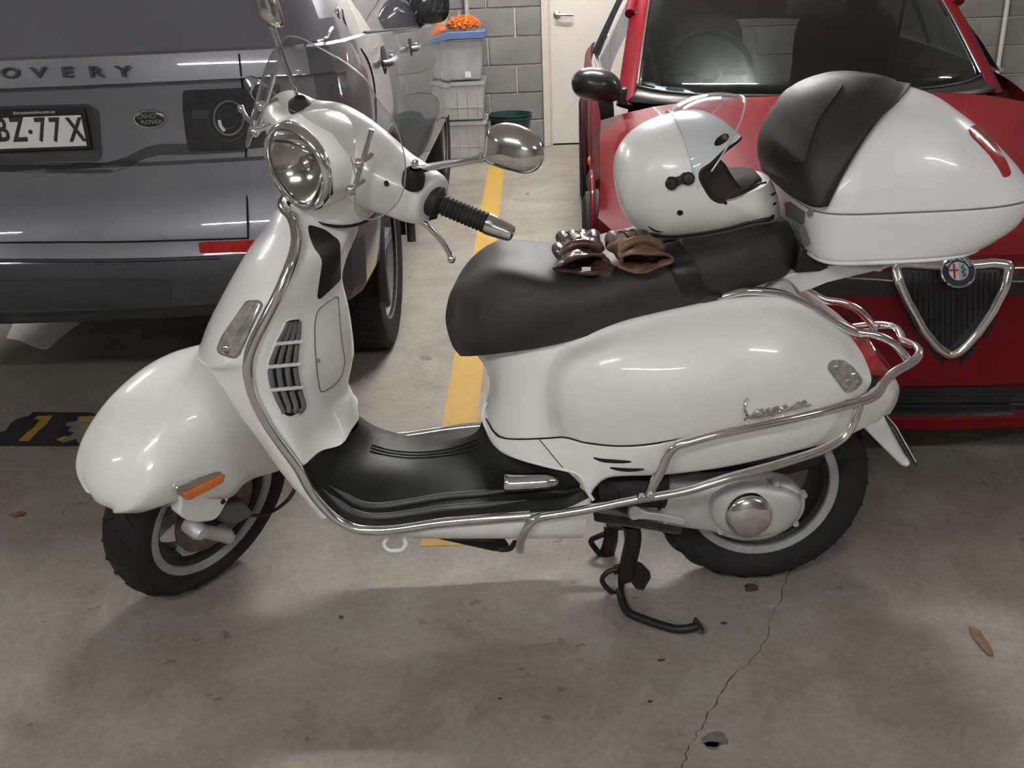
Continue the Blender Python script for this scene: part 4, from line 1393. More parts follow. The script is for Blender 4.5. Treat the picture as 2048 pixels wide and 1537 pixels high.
# right mirror
mb2 = hit(600, 214, headset) + UPH * .006
mirror2 = lathe('mirror', [(.022, -.014), (.022, .002), (.014, .010), (.010, .014)], axisM(mb2, UPH), M['rubber'], scoot, n=24)
lab(mirror2, 'right chrome mirror seen behind the screen')
m2 = [mb2, UL(595, 190, HF, 0, .028), UL(588, 172, HF, 0, .026), UL(570, 125, HF, 0, .025), UL(542, 48, HF, 0, .024)]
tube('stalk', m2, .0055, M['chrome'], mirror2, n=12, res=30)
mo2 = [(510, -20), (514, 0), (520, 24), (530, 42), (541, 52), (556, 56), (568, 52), (566, 36), (560, 12), (552, -12), (545, -30), (520, -40)]
c2 = UL(540, 10, HF, 0, .024)
n2 = ((CAM_P - c2).normalized() * .8 + FWD * .5).normalized()
dome('mirror_shell', [onplane(x, y, c2, n2) for x, y in mo2], n2, .026, .006, M['chrome'], mirror2, k=8, n=48, pw=2.6)
# ---- fly screen
def wsx(y, z):
    return -.138 + 2.7 * y * y + .40 * (z - .15)


half = [(0, .364), (-.05, .360), (-.088, .346), (-.106, .332), (-.119, .316), (-.150, .285), (-.171, .247), (-.186, .205), (-.192, .168), (-.187, .135), (-.167, .112), (-.145, .116), (-.134, .140), (-.126, .178), (-.108, .214), (-.070, .244), (0, .254)]
pol = half[:12] + half[12:] + [(-a, b) for a, b in half[-2:0:-1]]
pol = [(a, b) for a, b in pol]
v2, fs, nb = fill2([Vector(p) for p in pol], .012)


def wsn(y, z):
    return Vector((-1, 5.4 * y, .40)).normalized()


top = [hl(*(Vector((wsx(q.x, q.y), q.x, q.y)) + wsn(q.x, q.y) * .0015)) for q in v2]
bot = [hl(*(Vector((wsx(q.x, q.y), q.x, q.y)) - wsn(q.x, q.y) * .0015)) for q in v2]
m_ = len(v2)
ff = list(fs) + [tuple(i + m_ for i in f)[::-1] for f in fs] + [(i, (i + 1) % nb, (i + 1) % nb + m_, i + m_) for i in range(nb)]
screen = mesh_obj('fly_screen', top + bot, ff, M['glass'], scoot, sharp=30)
tube('screen_edge', [hl(wsx(a, b), a, b) for a, b in (half[14:0:-1] + [(0, .364)] + [(-a, b) for a, b in half[1:15]])], .0013, pbr('screen_edge', (.55, .56, .56), .25, .3, trans=.4), screen, n=6, res=160)
for s in (-1, 1):
    def sp(y, z, o=.008, s=s):
        return hl(wsx(y, z) + o, y * -s if s > 0 else y, z) if s < 0 else hl(wsx(y, z) + o, -y, z)
    tube('screen_rod', [sp(-.122, .262), sp(-.124, .155)], .0048, M['chrome'], screen, n=10, res=2)
    for z in (.206, .160):
        a = sp(-.124, z, -.008); b = sp(-.121, z + .002, .035)
        tube('screen_clamp', [a, b], .0055, M['chrome'], screen, n=10, res=2)
        vs, fs = lathe_geo([(0, -.011), (.007, -.009), (.0115, 0), (.007, .009), (0, .011)], Matrix.Translation(sp(-.124, z, -.002)), 14)
        mods(mesh_obj('clamp_knob', vs, fs, M['chrome'], screen, sharp=0), sub=1)
lathe('cover_plug', [(0, .002), (.005, .002), (.006, -.002)], axisM(hit(774, 367, headset, .0005), LFT + UPH), M['dark'], headset, n=12)

# ---------------------------------------------------------------- top case
case = empty('top_case', (.78, 0, .778)); case.parent = scoot; case.matrix_parent_inverse = pinv(scoot)
lab(case, 'glossy white luggage case with a black backrest pad')


def csec(z, xf, xr, w, nf=5.0, nr=2.8, n=64, zt=0.0):
    xm = xf + (xr - xf) * .42
    out = []
    for k in range(n):
        q = 2 * math.pi * k / n
        c, s = math.cos(q), math.sin(q)
        e = nr if c > 0 else nf
        a = (xr - xm) if c > 0 else (xm - xf)
        x = xm + a * math.copysign(abs(c) ** (2 / e), c)
        y = w * math.copysign(abs(s) ** (2 / e), s)
        out.append(Vector((x, y, z + zt * (x - xf))))
    return out


lid_s = [(.8845, .562, 1.014, .199, 6, 2.9), (.892, .560, 1.013, .200, 6, 2.9), (.925, .566, .990, .198, 6, 2.8), (.965, .588, .951, .190, 5, 2.7), (1.005, .615, .907, .174, 4, 2.5), (1.037, .65, .864, .150, 3.2, 2.4), (1.062, .69, .828, .112, 2.6, 2.2), (1.077, .72, .79, .065, 2.2, 2), (1.083, .752, .762, .008, 2, 2)]
lid = surf('lid', [csec(*s, zt=.0) for s in lid_s], M['white2'], case, nu=44, cv=True, cap=True, sharp=50)
tub_s = [(.776, .62, .90, .150, 4, 2.6), (.778, .600, .900, .170, 5, 2.6), (.790, .582, .940, .184, 6, 2.6), (.800, .574, .962, .190, 6, 2.6), (.83, .567, .998, .195, 6, 2.8), (.872, .562, 1.016, .200, 6, 2.9), (.8825, .562, 1.015, .199, 6, 2.9)]
tub = surf('tub', [csec(*s) for s in tub_s], M['white2'], case, nu=30, cv=True, cap=True, sharp=60)
rows = [csec(.8835, .5645, 1.0125, .197, 6, 2.9), csec(.8835, .5645, 1.0125, .197, 6, 2.9)]
seam = tube('lid_seam', [p + Vector((0, 0, .0002)) for p in csec(.8835, .5628, 1.0148, .1993, 6, 2.9)], .0016, M['grey'], case, n=6, res=0, closed=True)
tube('tub_rib', [p for p in csec(.787, .584, .932, .1815, 6, 2.6)], .0045, M['white2'], tub, n=8, res=0, closed=True)
pr = [
    [(.563, -.199, .900), (.552, -.170, .898), (.547, -.08, .897), (.545, 0, .897)],
    [(.582, -.196, .945), (.544, -.172, .940), (.524, -.085, .938), (.518, 0, .938)],
    [(.612, -.184, .995), (.555, -.160, .992), (.520, -.08, .990), (.511, 0, .990)],
    [(.655, -.155, 1.042), (.590, -.132, 1.045), (.545, -.072, 1.045), (.530, 0, 1.045)],
    [(.705, -.108, 1.070), (.640, -.102, 1.083), (.585, -.062, 1.086), (.563, 0, 1.085)],
    [(.742, -.055, 1.083), (.695, -.058, 1.102), (.645, -.045, 1.107), (.620, 0, 1.107)],
    [(.765, -.002, 1.085), (.74, -.02, 1.098), (.705, -.02, 1.107), (.68, 0, 1.109)],
]
rows = [symrow([Vector(p) for p in r]) for r in pr]
rows = [[r[0] + Vector((.02, .004, 0))] + r + [r[-1] + Vector((.02, -.004, 0))] for r in rows]
PADM = pbr('textured_black_plastic', (.028, .026, .026), .5, spec=.4, bump=.35, bs=700, var=.15, vs=30, bd=.001)
pad = surf('backrest', rows, PADM, case, nu=40, nv=48, sharp=0, solid=.006)
decal('pad_insert', [(1551, 210), (1575, 180), (1610, 165), (1650, 158), (1680, 160), (1688, 170), (1664, 205), (1638, 240), (1620, 290), (1612, 330), (1570, 320), (1545, 290)], pad, PADM, pad, off=.004, inn=.004, step=9, rnd=14)
rl = px([(1648, 492), (1680, 478), (1720, 488), (1783, 542), (1852, 637), (1914, 737), (1950, 830), (1902, 858), (1868, 788), (1790, 678), (1705, 592), (1655, 540)], 1480, 120, 3.606)
decal('case_reflector', rl, lid, M['redlens'], case, off=.0035, inn=.006, step=8, rnd=8)
lt = [(1573, 405), (1580, 403), (1606, 421), (1611, 424), (1610, 446), (1600, 444), (1575, 432)]
decal('latch', lt, tub, M['grey'], case, off=.004, inn=.004, step=7, rnd=3)
lk = hit(1623, 427, tub, .0)
lathe('lock', [(0, .008), (.006, .008), (.008, .004), (.008, 0)], axisM(lk, Vector((-.6, -.8, .1))), M['chrome'], case, n=16)
slab('latch_lever', [U(1596, 460, -.13), U(1604, 450, -.14), U(1622, 484, -.14), U(1620, 492, -.14), U(1606, 490, -.13)], Vector((0, .05, 0)), M['grey'], case, bev=.003)
slab('mount_block', [U(*q) for q in ((1600, 490, -.10), (1640, 500, -.10), (1690, 530, -.10), (1640, 545, -.10), (1590, 548, -.10))], Vector((0, .2, 0)), M['black'], scoot, bev=.006)

# ================================================================ helmet on the seat
hel_c = U(1392, 352, 0)
helm = empty('helmet', Vector((hel_c.x, 0, U(1390, 474, -.1).z)), 'white full-face helmet with raised clear visor resting on the pillion seat', 'helmet')
prof_px = [(1228, 350), (1229, 318), (1237, 295), (1252, 272), (1275, 252), (1312, 233), (1350, 222), (1385, 217), (1412, 219), (1440, 232), (1463, 250), (1482, 268), (1500, 300), (1520, 330), (1540, 355), (1552, 385), (1555, 408), (1551, 432),
           (1500, 444), (1455, 456), (1400, 466), (1350, 470), (1305, 471), (1288, 466), (1272, 452), (1252, 430), (1237, 400)]
out3 = [U(x, y + 4, 0.0) for x, y in prof_px]
o48 = arcspl(out3, 96, True)
hcen = U(1375, 350, 0)
vs, fs = dome_geo(o48, Vector((0, -1, 0)), .130, .130, 16, 2.15, hcen)
shell = mesh_obj('shell', vs, fs, M['white'], helm, sharp=0)


def boolcut(o, cutv, cutf):
    c = mesh_obj('cutter', cutv, cutf, None)
    b = o.modifiers.new('b', 'BOOLEAN'); b.operation = 'DIFFERENCE'; b.object = c; b.solver = 'EXACT'
    bpy.context.view_layer.update()
    dg = bpy.context.evaluated_depsgraph_get()
    me = bpy.data.meshes.new_from_object(o.evaluated_get(dg))
    o.modifiers.clear()
    o.data = me
    bpy.data.objects.remove(c)


def prism(pts, y0, y1):
    n = len(pts)
    v = [Vector((p.x, y0, p.z)) for p in pts] + [Vector((p.x, y1, p.z)) for p in pts]
    return v, [tuple(range(n)), tuple(range(n, 2 * n))[::-1]] + [(i, (i + 1) % n, n + (i + 1) % n, n + i) for i in range(n)]


mods(shell, solid=.014)
bpy.context.view_layer.update()
me = bpy.data.meshes.new_from_object(shell.evaluated_get(bpy.context.evaluated_depsgraph_get()))
shell.modifiers.clear(); shell.data = me
open_px = [(1484, 276), (1455, 300), (1418, 325), (1399, 337), (1396, 350), (1404, 368), (1417, 388), (1428, 396), (1442, 399), (1470, 395), (1500, 385), (1534, 367), (1600, 340), (1600, 250)]
op = [U(x, y, -.105) for x, y in open_px[:11]] + [U(1533, 366, -.06)] + [U(x, y, 0) for x, y in open_px[12:]]
op[0] = U(1484, 276, -.05)
op = arcspl(op[:12], 44) + op[12:]
boolcut(shell, *prism(op, -.3, .3))
base = [U(x, y, -.02) for x, y in ((1200, 480), (1290, 468), (1350, 472), (1400, 468), (1455, 458), (1500, 446), (1600, 424), (1600, 560), (1200, 560))]
boolcut(shell, *prism(base, -.3, .3))
shell.data.set_sharp_from_angle(angle=R(35))
# liner
vs, fs = dome_geo([hcen + (p - hcen) * .90 for p in o48], Vector((0, -1, 0)), .116, .116, 10, 2.15, hcen)
liner = mesh_obj('liner', vs, fs, pbr('helmet_lining', (.035, .028, .024), .9, var=.3, vs=30), helm, sharp=0)
op2 = [U(x, y, -.095) for x, y in ((1480, 285), (1440, 312), (1412, 340), (1410, 360), (1428, 385), (1470, 384), (1530, 362), (1600, 340), (1600, 250))]
cavity = [p for p in op2]
boolcut(liner, *prism(cavity, -.098, .098))
boolcut(liner, *prism(base, -.3, .3))
# rubber trims
tr = []
for p in op[:44]:
    d = (p - CAM_P)
    tr.append(p)
shv = bvh(shell) if False else None


def near_side(p):
    """shell surface at the side view point p"""
    _bvh.pop(shell.name, None)
    return p


bt = BVHTree.FromPolygons([wm(shell) @ v.co for v in shell.data.vertices], [tuple(p.vertices) for p in shell.data.polygons])
for sg in (-1, 1):
    pts = []
    for p in op[:44]:
        q = Vector((p.x - .002, sg * .3, p.z)); h = bt.ray_cast(q, Vector((0, -sg, 0)))
        hh = bt.find_nearest(Vector((p.x, (h[0].y if h[0] else sg * .06), p.z)))
        pts.append(hh[0])
    tube('trim', pts, .0035, M['black'], helm, n=8, res=80)
_bvh[shell.name] = bt
nb_ = [hit(x, y, shell, 0) for x, y in ((1292, 467), (1320, 470), (1352, 471), (1400, 466), (1455, 456), (1500, 444), (1545, 434))]
tube('base_trim', nb_ + [mirror_y(p) for p in nb_[::-1]], .0045, M['black'], helm, n=8, res=90, closed=True)
# visor hinge
_bvh[shell.name] = bt
h1 = decal('visor_hinge', [(1334, 362), (1338, 352), (1347, 355), (1360, 352), (1366, 345), (1376, 346), (1386, 352), (1386, 362), (1376, 369), (1364, 366), (1354, 372), (1348, 379), (1338, 378)], shell, M['black'], helm, off=.008, inn=.003, step=5, rnd=4)
for (x, y) in ((1344, 366), (1376, 357)):
    p, n = hitn(x, y, shell)
    lathe('hinge_knob', [(0, .014), (.009, .013), (.012, .009), (.012, 0)], axisM(p, n), M['black'], helm, n=20)
p, n = hitn(1360, 426, shell)
lathe('press_stud', [(0, .001), (.0035, .001), (.005, .002), (.006, 0)], axisM(p, n), M['dark'], helm, n=16)
decal('brow_vent', [(1428, 288), (1432, 278), (1446, 268), (1456, 268), (1458, 275), (1452, 284), (1438, 292), (1430, 292)], shell, M['dark'], helm, off=.001, inn=.003, step=5, rnd=4)
p, n = hitn(1448, 276, shell)
lathe('vent_switch', [(0, .004), (.005, .004), (.006, 0)], axisM(p, n), M['grey'], helm, n=14)
for pts in (((1296, 453), (1310, 461), (1326, 464)), ((1541, 391), (1547, 388), (1551, 385)), ((1545, 410), (1549, 408), (1552, 405))):
    tube('shell_slot', [hit(x, y, shell, .0005) for x, y in pts], .002, M['dark'], helm, n=6, res=12, rad=lambda t: .3 + .9 * math.sin(math.pi * t))
# raised visor: a curved strip hinged at the sides
vc = U(1368, 352, 0)
e_ = []
nphi, nth = 26, 40
for i in range(nphi):
    t = i / (nphi - 1)
    el = R(104 - 50 * t)
    row = []
    for j in range(nth):
        az = -R(90) + R(180) * j / (nth - 1)
        # point on a shell-like surface: el = angle in the side plane, az = round to the sides
        rr = .130 + .054 * t
        sx = math.cos(az) ** .8 if math.cos(az) > 0 else 0
        y = math.sin(az) * .139
        row.append(vc + Vector((rr * math.cos(el) * sx, y, rr * math.sin(el) * sx)))
    e_.append(row)
vs, fs = loft(e_)
vz = mods(mesh_obj('visor', vs, fs, M['visor'], helm, sharp=0), solid=.002)
tube('visor_edge', e_[-1][2:-2], .0016, pbr('visor_edge', (.7, .71, .72), .2, 0, trans=.3), vz, n=6, res=60)
tube('visor_edge', e_[0][2:-2], .0012, bpy.data.materials['visor_edge'], vz, n=6, res=60)

# ================================================================ gloves on the seat
def glove(name, label, c, rot, mirror, scale=1.0, seed=3, sy=1.0):
    random.seed(seed)
    g = empty(name, c, label, 'glove', 'riding gloves on the seat')
    LE = M['leather'] if seed == 3 else M['leather2']
    T = Matrix.Translation(c) @ Matrix.Rotation(rot, 4, 'Z') @ Matrix.Diagonal((mirror * scale, scale * sy, scale * 1.14, 1))
    secs = [(-.108, .060, .019, .023, 0), (-.088, .055, .022, .026, .0), (-.06, .046, .024, .027, .004), (-.03, .047, .026, .029, .002), (0, .051, .028, .031, -.002), (.03, .052, .027, .031, 0), (.052, .047, .022, .029, 0), (.064, .034, .014, .027, 0)]
    rows = []
    for (y, a, b, zc, dx) in secs:
        r = []
        for k in range(28):
            q = 2 * math.pi * k / 28
            w = 1 + .10 * math.sin(3 * q + y * 60 + seed) + .07 * math.sin(5 * q - y * 90)
            s = math.sin(q)
            r.append(T @ Vector((dx + a * math.cos(q) * w, y + .012 * math.sin(2 * q + seed) * (1 if y < -.09 else .3), zc + b * (s if s > 0 else s * .85) * w)))
        rows.append(r)
    o = surf('body', rows, LE, g, nu=26, nv=44, cv=True, sharp=0)
    m = o.modifiers.new('s', 'SOLIDIFY'); m.thickness = .0035; m.offset = -1
    t = bpy.data.textures.get('wrinkle') or bpy.data.textures.new('wrinkle', 'CLOUDS')
    t.noise_scale = .03
    d = o.modifiers.new('w', 'DISPLACE'); d.texture = t; d.strength = .012; d.mid_level = .5; d.texture_coords = 'GLOBAL'
    # lining seen in the open cuff
    r0 = [[(p - rows[0][0]) * 1 + rows[0][0] for p in rows[k]] for k in (0, 1, 2, 3)]
    lin = []
    for k, rr in enumerate(r0):
        cc = sum(rr, Vector()) / len(rr)
        lin.append([cc + (p - cc) * (.955 if k == 0 else .88) for p in rr])
    cc = sum(r0[3], Vector()) / 28
    lin.append([cc for p in r0[3]])
    surf('lining', lin, M['liner'], g, cv=True, sharp=0)
    edge = [sum(rows[0], Vector()) / 28 + (p - sum(rows[0], Vector()) / 28) * 1.0 for p in rows[0]]
    tube('cuff_hem', edge, .0028, LE, g, n=6, res=70, closed=True)
    for i, (x, ln, dr) in enumerate(((-.036, .058, .016), (-.012, .070, .018), (.012, .066, .016), (.035 if seed != 8 else .029, .052 if seed != 8 else .020, .013))):
        pts = [T @ Vector(v) for v in ((x * .95, .030, .032), (x, .050, .040), (x * 1.02, .050 + ln * .45, .040 - dr * .1), (x * .98, .050 + ln * .8, .034 - dr * .45), (x * .9, .050 + ln, .026 - dr * .9))]
        tube('finger', pts, .0135, LE, g, n=14, res=22, rad=lambda t: (1.02 + .08 * math.cos(t * 12)) * (1 if t < .85 else math.sqrt(max(.02, 1 - ((t - .85) / .15) ** 2))))
    pts = [T @ Vector(v) for v in ((.036, -.045, .026), (.047, -.020, .030), (.050, .010, .030), (.046, .034, .024))]
    tube('thumb', pts, .0125, LE, g, n=14, res=20, rad=lambda t: 1.1 * (1 if t < .82 else math.sqrt(max(.02, 1 - ((t - .82) / .18) ** 2))))
    # wrist strap and knuckle seams
    st2 = [T @ Vector((-.046 * math.cos(q), -.062, .030 + .027 * math.sin(q))) for q in [R(20 + 14 * k) for k in range(11)]]
    tube('wrist_strap', st2, .009, LE, g, n=8, res=24)
    for x in (-.026, 0, .026):
        tube('seam', [T @ Vector((x, .05, .055)), T @ Vector((x * .9, .01, .061)), T @ Vector((x * .8, -.03, .058))], .0016, M['liner'], g, n=6, res=10)
    return g, T


gp = hit(1164, 508, seat, 0)
g1, T1 = glove('glove', 'shiny brown leather glove nearer the seat nose with a white tag in its cuff', Vector((gp.x - .010, -.066, gp.z + .004)), R(0), -1, .85, 3)
vs, fs = box_geo(-.005, -.107, .014, .020, .002, .012, T1)
lab(mods(mesh_obj('care_tag', vs, fs, M['plate'], g1), bev=.0006), 'white tag inside the cuff')
gp = hit(1262, 505, seat, 0)
g2, T2 = glove('glove', 'matt brown leather glove lying beside the helmet with a gaping cuff', Vector((gp.x - .005, -.128, gp.z + .0065)), R(7), 1, .85, 8, .80)
# ================================================================ grey car on the left (bay frame, tail towards us)
suv = empty('off_road_car', B(-1.35, 2.2, 0), 'dark grey off-road car parked tail-out on the left behind the scooter', 'car')
XS = -0.45
SEG = ['r'] * 6 + ['c'] * 3 + ['s'] * 6


def contour(z, y0, xs, rad=.14, cut=0.0, bow=.06):
    """closed outline of the car at height z: tail, right corner, right side, nose, left side"""
    L = []
    for bx in (-2.10, -1.8, -1.5, -1.2, -.95, xs - rad * 1.35):
        u = (bx + 1.35) / .85
        L.append((bx, y0 + bow * u * u))
    yb_ = L[-1][1]
    L += [(xs - rad * .62, yb_ + rad * .16), (xs - rad * .2, yb_ + rad * .55), (xs, yb_ + rad * 1.25)]
    for y in (1.3, 2.2, 3.1, 4.0):
        L.append((xs + (.012 if 1.2 < y < 2 else 0), y))
    L += [(xs - .0, 4.62), (xs - .12, 5.0), (-1.3, 5.12), (-2.4, 5.0), (-2.28, 4.3), (-2.28, 1.2)]
    return [B(x, y, z) for x, y in L]


lo = [(.395, .80, XS - .05), (.42, .735, XS - .02), (.46, .705, XS), (.54, .70, XS + .005), (.60, .71, XS + .005), (.64, .735, XS), (.70, .765, XS), (.78, .77, XS + .005), (.845, .775, XS + .006), (.852, .80, XS + .006), (.90, .805, XS + .004),
      (1.0, .805, XS), (1.058, .805, XS - .002), (1.066, .770, XS - .003), (1.10, .775, XS - .006), (1.135, .785, XS - .012), (1.142, .80, XS - .02)]
rows = [contour(z, y, x, rad=.13) for z, y, x in lo]
vs, fs = loft(rows, 0, 0, True, True)
hull = mesh_obj('body_lower', vs, fs, M['suv'], suv, sharp=0)
nrow = len(rows[0])
hull.data.materials.append(M['suvlow'])


def shear(o):
    """the waist line falls towards the nose"""
    T = wm(o)
    for v in o.data.vertices:
        p = T @ v.co
        k = min(1, max(0, (p.z - .80) / .34)); y = max(0, p.dot(BN) - 1.2)
        v.co.z -= k * .050 * y


shear(hull)
for p in hull.data.polygons:
    zc = sum(hull.data.vertices[i].co.z for i in p.vertices) / len(p.vertices) + wm(hull).translation.z
    if zc < .61 and (wm(hull) @ p.center).dot(BN) < 1.0:
        p.material_index = 1
AX = 1.60
vs, fs = lathe_geo([(0, -.06), (.425, -.06), (.425, .5), (0, .5)], axisM(B(XS - .32, AX, .37), BX), 48)
boolcut(hull, vs, fs)
mods(hull, bev=0)
hull.data.polygons.foreach_set('use_smooth', [True] * len(hull.data.polygons))
hull.data.set_sharp_from_angle(angle=R(24))
# greenhouse: tail glass, pillar, side glass
up_ = [(1.138, .80, XS - .02), (1.20, .835, XS - .04), (1.35, .93, XS - .10), (1.50, 1.05, XS - .17), (1.64, 1.16, XS - .24), (1.70, 1.35, XS - .40)]
rows = [contour(z, y, x, rad=.13) for z, y, x in up_]
vs, fs = loft(rows, 0, 0, True, True)
gh = mesh_obj('greenhouse', vs, fs, M['carglass'], suv, sharp=30)
gh.data.materials.append(M['suv'])
shear(gh)
for p in gh.data.polygons:
    c = wm(gh) @ p.center
    by = c.dot(BN); bx = c.dot(BX)
    if c.z > 1.63 or (bx > -.75 and 1.02 < by < 1.25 + .6 * (c.z - 1.14)):
        p.material_index = 1
# wheels
for ay in (AX, 4.33):
    A = axisM(B(XS - .15, ay, .368), BX)
    w = empty('wheel', A.translation); w.parent = suv; w.matrix_parent_inverse = pinv(suv)
    lathe('tyre', [(.25, -.11), (.30, -.125), (.345, -.118), (.362, -.10), (.368, -.06), (.368, .06), (.362, .10), (.345, .122), (.30, .13), (.25, .112)], A, M['tyre'], w, n=64, closed=True)
    lathe('rim', [(.25, .112), (.257, .116), (.25, .10), (.235, .08), (.23, -.10)], A, M['grey'], w, n=48)
    for k in range(5):
        q = 2 * math.pi * k / 5
        Q = A @ Matrix.Rotation(q, 4, 'Z')
        rows = [[Q @ Vector((r, a, h)) for a, h in ((-wd, .07), (-wd * .7, .10), (wd * .7, .10), (wd, .07))] for r, wd in ((.04, .035), (.12, .024), (.24, .03))]
        surf('spoke', rows, M['grey'], w, cv=True)
    lathe('hub_cap', [(0, .105), (.04, .104), (.06, .09), (.06, .05)], A, M['grey'], w, n=24)
    g = []
    for k in range(44):
        q = 2 * math.pi * k / 44
        for s in (-1, 1):
            g.append(tube_geo([A @ Vector((.3680 * math.cos(q + a), .3680 * math.sin(q + a), h * s)) for h, a in ((.03, 0), (.07, .03), (.095, .035))], .0022, 5, 0))
    o = mesh_obj('tread_groove', *join(g), M['dark'], w); o['kind'] = 'stuff'
for ay in (AX,):
    surf('arch_liner', [[B(x_, ay + .412 * math.cos(R(a)), .37 + .412 * math.sin(R(a))) for a in range(-8, 189, 7)] for x_ in (XS - .37, XS - .015)], M['dark'], suv)
    arc = [B(XS + .004, ay + .43 * math.cos(R(a)), .37 + .43 * math.sin(R(a))) for a in range(-12, 193, 8)]
    tube('arch_trim', arc, .018, M['suvlow'], suv, n=8, res=50, flat=1)
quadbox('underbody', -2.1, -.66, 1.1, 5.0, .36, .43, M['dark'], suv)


def on(x, y, o=None):
    return hit(x, y, o or hull, .0)


# panel gaps
for pts in (((478, 108), (482, 150), (486, 185), (491, 290), (494, 400), (496, 478)),):
    tube('panel_gap', [hit(x, y, hull, .0005) for x, y in pts], .0028, M['dark'], suv, n=6, res=60)
tube('bumper_gap', [hit(x, y, hull, .0005) for x, y in ((-40, 486), (100, 485), (250, 484), (400, 480), (497, 477))], .003, M['dark'], suv, n=6, res=40)
tube('door_gap', [hit(x, y, hull, .0005) for x, y in ((722, 98), (737, 124), (747, 163), (752, 220), (750, 280))], .003, M['dark'], suv, n=6, res=40)
tube('door_gap', [hit(x, y, gh, .0005) for x, y in ((684, 20), (690, 47), (705, 75))], .003, M['dark'], suv, n=6, res=20)
tube('glass_moulding', [hit(x, y, gh, .002) for x, y in ((440, 100), (525, 97), (560, 94), (610, 86), (652, 76), (662, 68), (664, 56))], .0035, M['chrome'], suv, n=6, res=50)
tube('waist_moulding', [hit(x, y, gh, .003) for x, y in ((728, 66), (760, 63), (800, 59), (835, 55))], .005, M['black'], suv, n=6, res=20)
# tail lamp
tl_ = [(366, 183), (372, 180), (470, 176), (560, 168), (560, 292), (470, 299), (378, 303), (372, 270), (366, 220)]
lampo = decal('tail_lamp', tl_, hull, pbr('smoked_lamp', (.03, .031, .036), .08, 0, 1, .02, var=.3, vs=20), suv, off=.006, inn=.006, step=12, rnd=8)
for r in (46, 34, 22):
    tube('lamp_ring', [hit(458 + r * .88 * math.cos(k / 30 * 6.283), 236 + r * math.sin(k / 30 * 6.283), lampo, .001) for k in range(30)], .003, M['grey'] if r == 34 else M['suvlow'], lampo, n=6, res=60, closed=True)
tube('lamp_accent', [hit(x, y, lampo, .003) for x, y in ((439, 240), (442, 252), (450, 262))], .005, M['plate'], lampo, n=6, res=12)
decal('lamp_cell', [(384, 220), (418, 220), (418, 238), (384, 238)], lampo, M['suvlow'], lampo, off=.002, inn=.001, step=10, rnd=3)
# number plate in its recess, with a dark band painting the shaded crease under it
crease_px = [(-40, 332), (60, 334), (150, 336), (215, 336), (250, 326), (290, 306), (320, 299), (400, 298), (495, 293)]
decal('tailgate_crease_shade', [(x, y - 11) for x, y in crease_px] + [(x, y + 11) for x, y in crease_px[::-1]], hull, M['suvlow'], suv, off=.0015, inn=.003, step=12)
decal('plate_recess', [(-60, 214), (176, 208), (198, 222), (204, 312), (196, 322), (-60, 322)], hull, M['suvlow'], suv, off=.004, inn=.004, step=16, rnd=8)
pa, pb_, pc_ = UB(174, 231, .785), UB(174, 292, .785), UB(20, 294, .785)
pu = BX; pv = Vector((0, 0, 1))
h_ = (pa - pb_).length; w_ = .372
P0 = pb_ + pv * (h_ / 2) - pu * (w_ / 2)
PM = frameM(P0, pu, -BN)
vs, fs = box_geo(0, 0, 0, w_, h_, .004, PM)
npl = mods(mesh_obj('number_plate', vs, fs, M['plate'], suv), bev=.002)
vs, fs = box_geo(0, .006, -.004, w_ + .022, h_ + .030, .005, PM)
mods(mesh_obj('plate_frame', vs, fs, M['black'], npl), bev=.002)


def put(ch, px_, py_, hgt, sx, mat, par, y, name='letter', ext=.0012, bold=0.0):
    c = UB(px_, py_, y)
    vs, fs = text_geo(ch, hgt / .70, frameM(c, BX, -BN), ext, bold, sx)
    return mesh_obj(name, vs, fs, mat, par, smooth=False)


ch_h = .0625
for ch, x in (('B', 5), ('Z', 37), ('7', 83), ('7', 112), ('X', 152)):
    put(ch, x, 262, ch_h, .68, M['ink'], npl, .7825, bold=.0018)
lathe('plate_dot', [(0, .001), (.006, .001), (.006, -.001)], axisM(UB(61, 264, .7825), -BN), M['ink'], npl, n=12)
put('thurautomotive.com.au', 68, 225, .0085, 1.0, M['plate'], npl, .782, 'frame_lettering', .0004)
LTR = pbr('tail_letter_grey', (.055, .056, .065), .4, var=.1, vs=20)
for ch, x in zip('DISCOVERY', (-208, -151, -94, -37, 20, 77, 134, 191, 246)):
    put(ch, x, 147 - (x - 20) * .016, .0265, 1.72, LTR, suv, .772, 'tail_letter', .0015, .001)
bo = hit(300, 238, hull, .002)
oc = [bo + BX * (.043 * math.cos(k / 40 * 6.283)) + Vector((0, 0, .0225 * math.sin(k / 40 * 6.283))) for k in range(40)]
bdg = mesh_obj('oval_badge', *dome_geo(oc, -BN, .004, 0, 4), pbr('badge_green', (.02, .035, .028), .3, .3, .8, var=.2, vs=40), suv)
tube('badge_rim', oc, .0022, M['chrome'], bdg, n=6, res=60, closed=True)
for s, dz, dx in (('LAND', .007, -.006), ('ROVER', -.008, .006)):
    vs, fs = text_geo(s, .0155, frameM(bo - BN * .0045 + Vector((0, 0, dz)) + BX * dx, BX, -BN), .0006, .0003, 1.25)
    mesh_obj('badge_lettering', vs, fs, M['chrome'], bdg, smooth=False)
decal('bumper_reflector', [(397, 487), (410, 485), (505, 481), (540, 479), (540, 503), (505, 505), (400, 507)], hull, M['redlens'], suv, off=.004, inn=.004, step=12, rnd=4)
tube('bumper_crease', [hit(x, y, hull, .001) for x, y in ((-40, 522), (150, 522), (300, 520), (440, 515))], .006, M['suvlow'], suv, n=8, res=40)
decal('tow_cover', [(-60, 562), (330, 560), (342, 570), (342, 640), (-60, 642)], hull, M['suvlow'], suv, off=.003, inn=.003, step=24, rnd=8)
